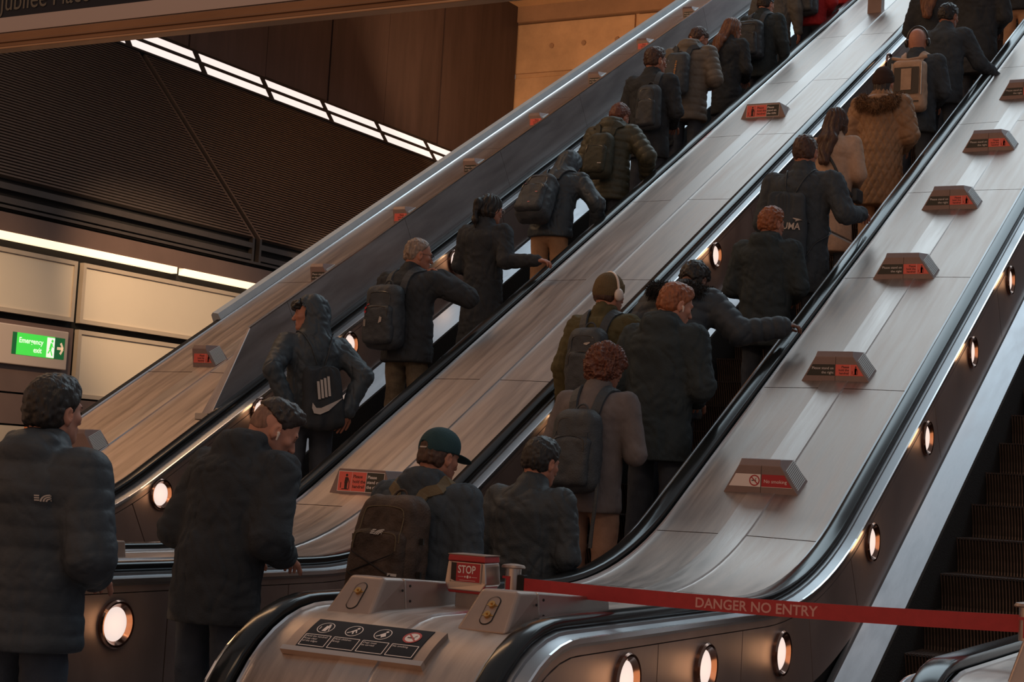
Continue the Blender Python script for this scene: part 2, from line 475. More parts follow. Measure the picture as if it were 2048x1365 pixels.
# grey kerb of the left deck
def kerb():
    mb = MB()
    z0 = lambda y: surf(y, -.035)
    S = [(10.35, surf(10.35), -.5, .866), (YEND, surf(YEND), -.5, .866)]
    sweep(mb, [(-8.435, -.03), (-8.447, .022), (-8.50, .030), (-8.52, .01), (-8.52, -.2), (-8.435, -.2)], S)
    o = mb.build('parapet_kerb', M_kerb); tag(o, 'pale grey kerb running up along the outer edge of the far left deck', 'kerb')
    mb = MB(); S = path(newel=True)
    sweep(mb, [(-8.475, -.03), (-8.43, -.03), (-8.43, -.14), (-8.475, -.14)], S)
    for i in range(len(S)-1): pass
    # outer truss side, closing the deck towards the concourse
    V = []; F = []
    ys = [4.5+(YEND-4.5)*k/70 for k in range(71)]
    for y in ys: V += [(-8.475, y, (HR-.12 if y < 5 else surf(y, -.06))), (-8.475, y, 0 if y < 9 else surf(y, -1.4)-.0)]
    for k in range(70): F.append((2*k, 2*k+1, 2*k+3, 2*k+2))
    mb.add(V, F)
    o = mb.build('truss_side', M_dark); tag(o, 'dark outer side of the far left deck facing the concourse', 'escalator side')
M_kerb = mat('kerb_grey', (.52, .58, .62), .55, .1, noise=(4, .08), bump=(60, .1))
kerb()

# ---------------------------------------------------------------- round balustrade lights
def make_light():
    root = empty('balustrade_light')
    mb = MB(); n = 36
    def ring(r, x): return [(x, r*math.cos(2*math.pi*k/n), r*math.sin(2*math.pi*k/n)) for k in range(n)]
    R_ = [(.103, .0), (.103, .014), (.097, .022), (.088, .020), (.078, .006), (.073, .001), (.072, -.012)]
    V = []; F = []
    for r, x in R_: V += ring(r, x)
    for j in range(len(R_)-1):
        for k in range(n): F.append((j*n+k, j*n+(k+1) % n, (j+1)*n+(k+1) % n, (j+1)*n+k))
    mb.add(V, F); mb.build('rim', M_rim, root, smooth=True)
    mb = MB(); V = []; F = []
    R2 = [(.073, .000), (.064, .005), (.045, .009), (.02, .011), (.0005, .0115)]
    for r, x in R2: V += ring(r, x)
    for j in range(len(R2)-1):
        for k in range(n): F.append((j*n+k, j*n+(k+1) % n, (j+1)*n+(k+1) % n, (j+1)*n+k))
    mb.add(V, F); mb.build('diffuser', M_lamp, root, smooth=True)
    return root
def copy_tree(o, parent=None):
    c = o.copy(); COL.objects.link(c); c.parent = parent
    for ch in list(o.children): copy_tree(ch, c)
    return c
M_rim = mat('rim_bronze', (.28, .16, .12), .16, 1.)
L0 = make_light(); first = [True]
GL = 'round lights in the balustrade panels'
def light_at(x, y, z, label):
    o = L0 if first[0] else copy_tree(L0); first[0] = False
    o.location = (x, y, z); tag(o, label, 'light', GL)
XC, XB, XA = CL+.100, BL+.100, AL+.100
for y, z, l in ((5.394, .79, 'round light cut by the bottom edge, nearest the right newel'),
                (6.144, .778, 'second round light below the tape, right of the one cut by the bottom edge'),
                (7.039, .777, 'round light just below the words on the tape, above the bottom edge'),
                (8.374, 1.258, 'round light beside the empty steps, first one above the red tape'),
                (9.391, 1.844, 'round light beside the empty steps, second above the red tape'),
                (10.418, 2.436, 'round light beside the empty steps, third above the red tape'),
                (11.44, 3.03, 'round light cut by the right edge of the picture, beside the empty steps')):
    light_at(XC, y, z, l)
for y, z, l in ((5.345, .774, 'large round light low at the left, between the two men waiting in front'),
                (9.335, 1.84, 'round light left of the curly-haired man, half hidden by his jacket'),
                (11.86, 3.30, 'round light in the middle escalator above the man in a fur hood'),
                (16.36, 5.97, 'tiny round light beside the bald man in the middle escalator')):
    light_at(XB, y, z, l)
for y, z, l in ((8.30, 1.24, 'round light at the foot of the left escalator, between the two men in front'),
                (9.29, 1.84, 'round light behind the head of the man with a shaved neck'),
                (10.34, 2.42, 'round light behind the hooded teenager in the left escalator'),
                (11.82, 3.275, 'round light between the older man and the woman in a black coat')):
    light_at(XA, y, z, l)
# light thrown by those lamps (one lamp each)
for o in [o for o in bpy.data.objects if o.name.startswith('balustrade_light')]:
    l = bpy.data.lights.new('lamp', 'POINT'); l.energy = .28; l.color = (1., .55, .28); l.shadow_soft_size = .06
    lo = bpy.data.objects.new('lamp', l); COL.objects.link(lo); lo.location = (o.location.x+.09, o.location.y, o.location.z)

# ---------------------------------------------------------------- text helper
def text_mb(s, size, align='LEFT', bold=False):
    cu = bpy.data.curves.new('t', 'FONT'); cu.body = s; cu.size = size; cu.align_x = align; cu.resolution_u = 3
    if bold: cu.offset = size*.018
    o = bpy.data.objects.new('t', cu); COL.objects.link(o)
    dg = bpy.context.evaluated_depsgraph_get(); dg.update()
    me = o.evaluated_get(dg).to_mesh()
    V = [tuple(v.co) for v in me.vertices]; F = [tuple(p.vertices) for p in me.polygons]
    o.evaluated_get(dg).to_mesh_clear(); bpy.data.objects.remove(o); bpy.data.curves.remove(cu)
    return V, F
class Plane2:
    """draws flat lettering and marks on a plane: origin, right vector, up vector; thickness is a hair"""
    def __init__(s, o, r, u, lift=.0012):
        s.o, s.r, s.u = Vector(o), Vector(r).normalized(), Vector(u).normalized(); s.n = s.r.cross(s.u); s.l = lift; s.mb = {}
    def P(s, x, y, l=0): return tuple(s.o+s.r*x+s.u*y+s.n*(s.l+l))
    def get(s, k): return s.mb.setdefault(k, MB())
    def poly(s, k, pts, l=0): s.get(k).add([s.P(x, y, l) for x, y in pts], [tuple(range(len(pts)))])
    def rect(s, k, x0, y0, x1, y1, l=0): s.poly(k, [(x0, y0), (x1, y0), (x1, y1), (x0, y1)], l)
    def text(s, k, t, x, y, size, align='LEFT', bold=False, sx=1., l=.0006):
        V, F = text_mb(t, size, align, bold); s.get(k).add([s.P(x+v[0]*sx, y+v[1], l) for v in V], F)
    def ring(s, k, cx, cy, r0, r1, sy=1., l=.0006, n=28):
        V = [s.P(cx+r*math.cos(2*math.pi*i/n), cy+sy*r*math.sin(2*math.pi*i/n), l) for r in (r0, r1) for i in range(n)]
        s.get(k).add(V, [(i, (i+1) % n, n+(i+1) % n, n+i) for i in range(n)])
    def disc(s, k, cx, cy, r, sy=1., l=.0006, n=20):
        s.poly(k, [(cx+r*math.cos(2*math.pi*i/n), cy+sy*r*math.sin(2*math.pi*i/n)) for i in range(n)], l)
    def line(s, k, x0, y0, x1, y1, w, l=.0006):
        d = Vector((x1-x0, y1-y0)); d.normalize(); p = Vector((-d.y, d.x))*w/2
        s.poly(k, [(x0-p.x, y0-p.y), (x1-p.x, y1-p.y), (x1+p.x, y1+p.y), (x0+p.x, y0+p.y)], l)
def handrail_icon(pl, k, x, y, h):
    """standing figure holding a rail"""
    pl.rect(k, x-.22*h, y, x+.30*h, y+.05*h); pl.rect(k, x-.34*h, y+.08*h, x-.28*h, y+.42*h)
    pl.disc(k, x+.08*h, y+.88*h, .085*h)
    pl.poly(k, [(x-.06*h, y+.40*h), (x-.02*h, y+.76*h), (x+.18*h, y+.76*h), (x+.20*h, y+.40*h)][::-1][::-1])
    pl.poly(k, [(x-.03*h, y+.05*h), (x-.04*h, y+.42*h), (x+.17*h, y+.42*h), (x+.18*h, y+.05*h)][::-1][::-1])
    pl.line(k, x+.17*h, y+.72*h, x+.30*h, y+.45*h, .07*h); pl.line(k, x+.30*h, y+.47*h, x+.30*h, y+.05*h, .05*h)
def no_smoking_icon(pl, cx, cy, r):
    pl.disc('white', cx, cy, r*.9, l=.0004); pl.ring('crimson', cx, cy, r*.78, r, l=.0010)
    pl.rect('ink', cx-r*.55, cy-r*.10, cx+r*.30, cy+r*.08, l=.0008); pl.line('ink', cx+r*.1, cy+r*.15, cx+r*.35, cy+r*.45, r*.09, l=.0008)
    pl.line('crimson', cx-r*.6, cy+r*.6, cx+r*.6, cy-r*.6, r*.2, l=.0012)
MK = {'red': M_red_label, 'black': M_dark_label, 'white': M_white, 'ink': M_ink, 'crimson': M_crimson}
def flush(pl, parent, names, off=(0, 0, 0)):
    for k, mb in pl.mb.items():
        o = mb.build(names.get(k, k), MK[k], parent)
        o.location = tuple(-Vector(off)) if parent else (0, 0, 0)

# ---------------------------------------------------------------- sign boxes on the decks
def sign_box(cx, y0, kind, label, half=False):
    z0 = surf(y0, -.040); root = empty('sign_box', (cx, y0, z0))
    tag(root, label, 'sign box', 'sign boxes on the escalator decks')
    zb = lambda y: (surf(y0+y, -.040)-z0)
    wl, wr, tl, tr, H1, H = -.214, .214, -.128, .108, .155, .192
    A, B, D_ = Vector((wr, 0, 0)), Vector((.218, .145, zb(.145))), Vector((tr, 0, H1))
    yE, yC = .030, .125
    if half:
        wl, wr, tl, tr, H1, H = -.108, .108, -.130, .0, .145, .175
        A, B, D_ = Vector((wr, 0, 0)), Vector((.130, .125, zb(.125))), Vector((tr, 0, H1)); yE, yC = .018, .110
    nr = (B-A).cross(D_-A).normalized(); nr = nr if nr.x > 0 else -nr
    solve = lambda y, z: A.x-((y-A.y)*nr.y+(z-A.z)*nr.z)/nr.x
    E_, C_ = Vector((solve(yE, H), yE, H)), Vector((solve(yC, H+.004), yC, H+.004))
    lo = solve(0, -.02), solve(B.y, B.z-.02)
    lt = lambda z: wl+(tl-wl)*z/H1
    V = [(lt(-.02), 0, -.02), (lo[0], 0, -.02), tuple(D_), (tl, 0, H1), tuple(E_), (tl, yE, H), tuple(C_), (tl, yC, H+.004),
         (lo[1], B.y, B.z-.02), (wl, B.y, B.z-.02), tuple(B)]
    F = [(0, 1, 2, 3), (3, 2, 4, 5), (5, 4, 6, 7), (1, 8, 6, 4, 2), (0, 3, 5, 7, 9), (7, 6, 8, 9), (0, 9, 8, 1)]
    mb = MB(); mb.add(V[:10], F); o = mb.build('housing', M_plast, root); bevel(o, .003, 2, 30)
    mb = MB(); nl = 12
    for i in range(nl):
        t0 = .12+.70*i/nl; t1 = t0+.70/nl*.55
        P = lambda u, t: A+(B-A)*u+(D_-A)*t
        q = [P(.10, t0), P(.86, t0), P(.86, t1), P(.10, t1)]
        mb.add([p+nr*.005 for p in q]+[p-nr*.001 for p in q], [(0, 1, 2, 3), (0, 4, 5, 1), (1, 5, 6, 2), (2, 6, 7, 3), (3, 7, 4, 0)])
    mb.build('grille', M_grille, root)
    if not half:
        mb = MB(); mb.box(-.0008, .0008, -.0012, .001, -.01, H1); mb.build('seam', M_dark, root)
    pl = Plane2((0, -.0005, 0), (1, 0, 0), (0, 0, 1), .0008)
    # n = r x u = (0,-1,0): towards the viewer
    y1, y2 = .040, .108
    def edge_r(y): return wr+(tr-wr)*y/H1-.010
    def edge_l(y): return wl+(tl-wl)*y/H1+.010
    if half: edge_l = lambda y: wl+.003
    if kind == 'nosmoke':
        pl.poly('white', [(edge_l(y1), y1), (-.002, y1), (-.002, y2), (edge_l(y2), y2)])
        no_smoking_icon(pl, -.036, (y1+y2)/2, .030)
        pl.poly('crimson', [(.004, y1), (edge_r(y1), y1), (edge_r(y2), y2), (.004, y2)]); pl.rect('white', .004, y1, edge_r(y1), y1+.002, .0002)
        pl.text('white', 'No smoking', .016, .063, .0265)
    elif kind == 'right':
        pl.poly('black', [(edge_l(y1), y1), (-.003, y1), (-.003, y2), (edge_l(y2), y2)])
        pl.text('white', 'Please stand on', -.010, .078, .022, 'RIGHT'); pl.text('white', 'the right', -.010, .052, .022, 'RIGHT')
        pl.poly('red', [(.001, y1), (edge_r(y1), y1), (edge_r(y2), y2), (.001, y2)])
        for i, s in enumerate(('Please', 'hold the', 'handrail')): pl.text('ink', s, .085, .087-.019*i, .019, 'RIGHT', True)
        pl.rect('white', .090, y1, .0915, y2, .0004); handrail_icon(pl, 'ink', .122, y1+.006, .054)
    elif kind == 'half_red':
        pl.poly('red', [(edge_l(y1), y1), (edge_r(y1), y1), (edge_r(y2), y2), (edge_l(y2), y2)])
        for i, s in enumerate(('Please', 'hold the', 'handrail')): pl.text('ink', s, -.004, .087-.019*i, .019, 'RIGHT', True)
        pl.rect('white', .000, y1, .0015, y2, .0004); handrail_icon(pl, 'ink', .030, y1+.006, .054)
    elif kind == 'half_black':
        pl.poly('black', [(edge_l(y1), y1-.004), (edge_r(y1), y1-.004), (edge_r(y2), y2-.006), (edge_l(y2), y2-.006)])
        pl.text('white', 'Please stand', -.100, .076, .022); pl.text('white', 'on the right', -.100, .050, .022)
    labels = {}
    for k in ('red', 'black', 'crimson', 'white', 'ink'):
        if k in pl.mb:
            on = labels.get({'ink': 'red', 'white': 'black'}.get(k, k), root)
            labels[k] = pl.mb[k].build({'red': 'red_label', 'black': 'black_label', 'white': 'white_print', 'ink': 'print', 'crimson': 'crimson_label'}[k], MK[k], on)
    return root
def sign_box_ab(cx, y0, label):
    """the broader boxes on the deck between the left and middle escalators"""
    z0 = surf(y0, -.040); root = empty('sign_box', (cx, y0, z0)); tag(root, label, 'sign box', 'sign boxes on the escalator decks')
    H = .155
    V = [(-.235, 0, -.02), (.235, 0, -.02), (.155, .02, H), (-.175, .02, H), (-.235, .16, .07), (.25, .16, .07), (.17, .24, H+.0), (-.17, .24, H+.0)]
    mb = MB(); mb.add(V, [(0, 1, 2, 3), (3, 2, 6, 7), (1, 5, 6, 2), (0, 3, 7, 4), (4, 7, 6, 5), (0, 4, 5, 1)])
    o = mb.build('housing', M_plast, root); bevel(o, .003, 2, 30)
    u = Vector((0, .02, H+.02)).normalized()
    pl = Plane2((0, -.0005, -.02), (1, 0, 0), u, .001)
    b0, b1 = .042, .158
    pl.rect('white', -.173, b0-.003, .156, b1+.003, -.0004)
    pl.rect('red', -.170, b0, .028, b1); pl.rect('black', .031, b0, .153, b1)
    pl.rect('white', -.075, b0, -.0735, b1, .0004)
    handrail_icon(pl, 'ink', -.120, b0+.008, .098)
    for i, s in enumerate(('Please', 'hold the', 'handrail')): pl.text('ink', s, -.066, .122-.030*i, .027, 'LEFT', True)
    for i, s in enumerate(('Please', 'stand on', 'the right')): pl.text('white', s, .037, .122-.030*i, .0265, 'LEFT', True)
    lb = {}
    for k in ('red', 'black', 'white', 'ink'):
        on = lb.get({'ink': 'red', 'white': 'black'}.get(k, k), root)
        lb[k] = pl.mb[k].build({'red': 'red_label', 'black': 'black_label', 'white': 'white_print', 'ink': 'print'}[k], MK[k], on)
BXC = -3.076
sign_box(BXC, 8.407, 'nosmoke', 'sign box with a white and crimson No smoking label, lowest on the right deck')
for y, l in ((9.62, 'sign box on the right deck directly above the No smoking box'),
             (11.03, 'sign box on the right deck, third one up from the bottom'),
             (12.22, 'sign box on the right deck, fourth up, right of the man in the puma backpack'.replace('puma ', 'black ')),
             (13.41, 'sign box on the right deck, fifth up, near the right edge'),
             (14.68, 'topmost sign box of the right deck, cut by the right edge of the picture')):
    sign_box(BXC, y, 'right', l)
sign_box_ab(-5.49, 8.155, 'wide red and black sign box behind the man in the dark cap')
sign_box_ab(-5.47, 14.56, 'wide red and black sign box high on the deck between the two crowded escalators')
LEFTB = [(8.40, 'blank', 'sign box beside the head of the man in the black puffer jacket, grille showing'),
         (9.609, 'half_red', 'red-labelled sign box just left of the foot of the steel divider'),
         (11.03, 'half_black', 'black-labelled sign box above the hooded teenager, second up the divider'),
         (12.22, 'half_red', 'red-labelled sign box above the older man with glasses'),
         (13.39, 'half_black', 'black-labelled sign box halfway up the far left deck'),
         (14.65, 'half_red', 'red-labelled sign box left of the green-puffer man, on the far left deck'),
         (15.96, 'half_black', 'black-labelled sign box below the concrete wall corner'),
         (17.18, 'half_red', 'red-labelled sign box close to the man with glasses and backpack'),
         (18.48, 'half_black', 'topmost black-labelled sign box on the far left deck')]
for y, k, l in LEFTB: sign_box(-7.944, y, k, l, half=True)
# ---------------------------------------------------------------- things on the end of the right deck
def key_box(cx, y, label, brass2):
    root = empty('key_switch_box', (cx, y, .985)); tag(root, label, 'key switch box', 'key switch boxes on the deck end')
    mb = MB()
    # sloping front face, long tapering body behind
    V = [(-.115, -.115, -.01), (.095, -.115, -.01), (.085, .03, .125), (-.105, .03, .125), (-.115, .20, -.01), (.115, .20, -.01), (.10, .20, .120), (-.10, .20, .120)]
    V = [(-.10, -.085, -.02), (.10, -.085, -.02), (.075, .04, .118), (-.075, .04, .118), (-.10, .16, -.02), (.10, .16, -.02), (.085, .16, .112), (-.085, .16, .112)]
    mb.add(V, [(0, 1, 2, 3), (3, 2, 6, 7), (1, 5, 6, 2), (0, 3, 7, 4), (4, 7, 6, 5), (0, 4, 5, 1)])
    o = mb.build('housing', M_box, root); bevel(o, .014, 4, 30)
    mb = MB(); L = .75
    V = [(-.095, .164, -.02), (.095, .164, -.02), (.082, .164, .110), (-.082, .164, .110), (-.09, L, -.02), (.09, L, -.02), (.08, L, .070), (-.08, L, .070)]
    mb.add(V, [(0, 1, 2, 3), (3, 2, 6, 7), (1, 5, 6, 2), (0, 3, 7, 4), (4, 7, 6, 5), (0, 4, 5, 1)])
    o = mb.build('body_cover', M_deck2, root); bevel(o, .006, 2, 30)
    # recessed oval with brass lock(s)
    u = Vector((0, .125, .138)).normalized(); c = Vector((0, -.0225, .049))
    n = Vector((1, 0, 0)).cross(u)
    mb = MB(); N = 28; pts = []
    for k in range(N):
        a = 2*math.pi*k/N; ca, sa = math.cos(a), math.sin(a)
        pts.append((.026*ca, .026*sa+(.036 if sa >= 0 else -.036)))
    def P(x, y, l): return tuple(c+Vector((1, 0, 0))*x+u*y+n*l)
    V = [P(x, y, .0015) for x, y in pts]+[P(x*.88, y*.95, .004) for x, y in pts]
    F = [(i, (i+1) % N, N+(i+1) % N, N+i) for i in range(N)]
    mb.add(V, F); mb.build('oval_rim', M_dark, root)
    mb = MB(); mb.add([P(x*.88, y*.95, .002) for x, y in pts], [tuple(range(N))]); plate = mb.build('oval_plate', M_box, root)
    mb = MB()
    for yy in ([.018] if not brass2 else [.022, -.022]):
        mb.cyl(P(0, yy, .002), n, .0125, .010, 20); mb.cyl(P(0, yy, .012), n, .004, .006, 8)
        mb.add([P(-.022, yy-.002, .004), (P(.022, yy-.002, .004)), P(.022, yy+.002, .004), P(-.022, yy+.002, .004)], [(0, 1, 2, 3)])
    mb.build('brass_lock', M_brass, plate, smooth=True)
    mb = MB()
    for (x, yy, z) in ((.0945, .18, .085), (.098, .18, .03), (.094, .13, .07)): mb.cyl((x, yy, z), (1, 0, .1), .005, .004, 10)
    mb.build('screw', M_dark, root)
M_box = mat('box_brushed', (.35, .265, .225), .42, .6, noise=(8, .08))
key_box(-3.32, 4.975, 'grey key switch box with one brass lock, left of the stop button', False)
key_box(-2.745, 4.935, 'grey key switch box with two brass locks, in front of the belt post', True)
# emergency stop
def stop_box():
    cx, y, z = -3.22, 5.47, 1.0
    cx, y, z = -3.135, 5.46, .985
    root = empty('emergency_stop', (cx, y, z)); root.scale = (.70, .8, .90); tag(root, 'red and steel emergency stop box reading STOP on a short pedestal', 'emergency stop')
    mb = MB(); mb.box(-.085, .085, -.03, .06, -.01, .09); o = mb.build('pedestal', M_deck2, root); bevel(o, .004)
    mb = MB(); mb.prism([(-.10, .075), (.10, .075), (.13, .105), (.115, .195), (-.115, .195), (-.13, .105)], 'y', -.07, .07)
    mb.v = [(v[0], v[1]-.012*(v[2] < .09), v[2]) for v in mb.v]
    o = mb.build('steel_surround', M_trim2, root); bevel(o, .006, 3, 30)
    mb = MB(); mb.prism([(-.117, .196), (.117, .196), (.112, .222), (-.112, .222)], 'y', -.072, .072); o = mb.build('top_casing', M_redcase, root); bevel(o, .005, 3, 30)
    mb = MB(); mb.prism([(-.10, .064), (.10, .064), (.125, .10), (-.125, .10)], 'y', -.074, .06)
    o = mb.build('lower_casing', M_redcase, root); bevel(o, .005, 3, 30)
    mb = MB(); mb.box(-.117, .117, -.071, .071, .2222, .226); mb.build('top_cap', M_box, root)
    pl = Plane2((0, -.0750, 0), (1, 0, 0), (0, 0, 1), .001)
    pl.rect('ink', -.088, .112, -.056, .190); pl.rect('crimson', -.056, .112, .092, .190, .0008)
    pl.text('white', 'STOP', -.046, .148, .046, 'LEFT', True, l=.002)
    pl.disc('white', .016, .133, .0065, l=.001); pl.disc('white', .0, .133, .004, l=.001); pl.disc('white', .032, .133, .004, l=.001)
    pl.rect('white', -.045, .1322, -.008, .1336, .001); pl.rect('white', .040, .1322, .075, .1336, .001); pl.rect('white', -.035, .1175, .065, .1188, .001)
    dw = pl.mb['ink'].build('dark_window', MK['ink'], root); cp = pl.mb['crimson'].build('crimson_plate', MK['crimson'], root); pl.mb['white'].build('print', MK['white'], cp)
    mb = MB(); mb.box(-.092, .092, -.078, -.072, .109, .1125); mb.box(-.092, -.088, -.078, -.072, .109, .192); mb.box(.094, .099, -.080, -.072, .109, .192); mb.build('window_frame', M_trim2, root)
M_trim2 = mat('satin_steel', (.55, .47, .43), .3, .9)
M_redcase = mat('red_casing', (.42, .03, .035), .4)
stop_box()
# belt posts and tape
def belt_post(x, y, z, label, top=.105):
    root = empty('belt_post', (x, y, z)); root.scale = (.9, .9, 1); tag(root, label, 'belt post', 'retractable belt posts')
    mb = MB(); mb.cyl((0, 0, 0), (0, 0, 1), .034, top, 28); mb.build('cylinder_body', M_trim2, root, smooth=True)
    mb = MB(); mb.tube([(0, 0, top), (0, 0, top+.004), (0, 0, top+.012), (0, 0, top+.016)], [.050, .052, .046, .02], 28); mb.build('lid', M_box, root, smooth=True)
    mb = MB(); mb.box(.03, .062, -.018, .018, .018, .082); o = mb.build('belt_clip', M_dark, root); bevel(o, .004)
    mb = MB(); mb.box(-.012, .006, -.0385, -.028, .01, .075); mb.box(-.03, -.012, -.0385, -.03, .066, .075); mb.build('red_insert', M_crimson, root)
    return root
bp1 = (-3.0, 5.53, 1.04)
belt_post(*bp1, 'steel belt post with red tape clip standing beside the stop box')
bp2 = (-1.15, 5.60, 1.00)
def tape(a, b, h=.055):
    mb = MB(); N = 40; A, B = Vector(a), Vector(b); V = []
    sag = .012
    d = (B-A).normalized(); n = Vector((-d.y, d.x, 0))
    for i in range(N+1):
        t = i/N; p = A+(B-A)*t; p.z -= sag*4*t*(1-t)
        for (o, zz) in ((-.0008, -h/2), (-.0008, h/2), (.0008, h/2), (.0008, -h/2)): V.append(p+n*o+Vector((0, 0, zz)))
    F = [(4*i+k, 4*i+(k+1) % 4, 4*i+4+(k+1) % 4, 4*i+4+k) for i in range(N) for k in range(4)]
    mb.add(V, F)
    o = mb.build('barrier_tape', M_tape, smooth=False); tag(o, 'red retractable tape reading DANGER NO ENTRY across the empty escalator', 'barrier tape')
    # lettering follows the tape
    Vt, Ft = text_mb('DANGER NO ENTRY', .049, 'LEFT', True)
    L = (B-A).length; W = max(v[0] for v in Vt); x0, x1 = TX
    V = []
    for v in Vt:
        s = x0+(x1-x0)*v[0]/W; t = s; p = A+(B-A)*t; p.z -= sag*4*t*(1-t)
        V.append(p-n*.0016*-1*SGN+Vector((0, 0, v[1]-.0178)))
    mb = MB(); mb.add(V, Ft); q = mb.build('tape_lettering', M_tapetext, o)
M_tape = mat('tape_red', (.42, .028, .036), .5, noise=(30, .1))
M_tapetext = mat('tape_text', (.66, .34, .32), .6)
SGN = -1; TX = (.394, .640)
def pt(px, py, y):  # point seen at a pixel, at world depth y
    d = ray(px, py); return CAMP+d*(y/d[1])
tape(pt(1040, 1171, 5.52), pt(2040, 1248, 5.35))
bp2 = pt(2046, 1250, 5.35)
belt_post(bp2[0]+.018, bp2[1], bp2[2]-.05, 'dark belt post cut by the right edge, where the red tape ends')
# right-hand key box at the corner
def corner_box():
    root = empty('key_switch_box', (CR+.29, 5.0, .985)); tag(root, 'brown key switch box cut by the bottom right corner', 'key switch box', 'key switch boxes on the deck end')
    mb = MB(); V = [(-.10, -.085, -.02), (.10, -.085, -.02), (.075, .04, .118), (-.075, .04, .118), (-.10, .16, -.02), (.10, .16, -.02), (.085, .16, .112), (-.085, .16, .112)]
    mb.add(V, [(0, 1, 2, 3), (3, 2, 6, 7), (1, 5, 6, 2), (0, 3, 7, 4), (4, 7, 6, 5), (0, 4, 5, 1)])
    o = mb.build('housing', M_box, root); bevel(o, .014, 4, 30)
    u = Vector((0, .125, .138)).normalized(); c = Vector((0, -.0225, .049)); n = Vector((1, 0, 0)).cross(u)
    mb = MB(); N = 28; pts = []
    for k in range(N):
        a = 2*math.pi*k/N; ca, sa = math.cos(a), math.sin(a); pts.append((.030*ca, .026*sa+(.036 if sa >= 0 else -.036)))
    V = [tuple(c+Vector((1, 0, 0))*x*q+u*y*q+n*.003) for q in (1, .86) for x, y in pts]
    mb.add(V, [(i, (i+1) % N, N+(i+1) % N, N+i) for i in range(N)]); mb.build('oval_rim', M_dark, root)
corner_box()
# key box on the far side deck between left and middle escalators
root = empty('key_switch_box', (-5.60, 6.08, .985)); tag(root, 'small grey switch box behind the man in the black puffer jacket', 'key switch box', 'key switch boxes on the deck end')
mb = MB(); mb.prism([(-.09, 0), (.09, 0), (.075, .085), (-.075, .085)], 'x', -.10, .10); o = mb.build('housing', M_box, root); bevel(o, .006)

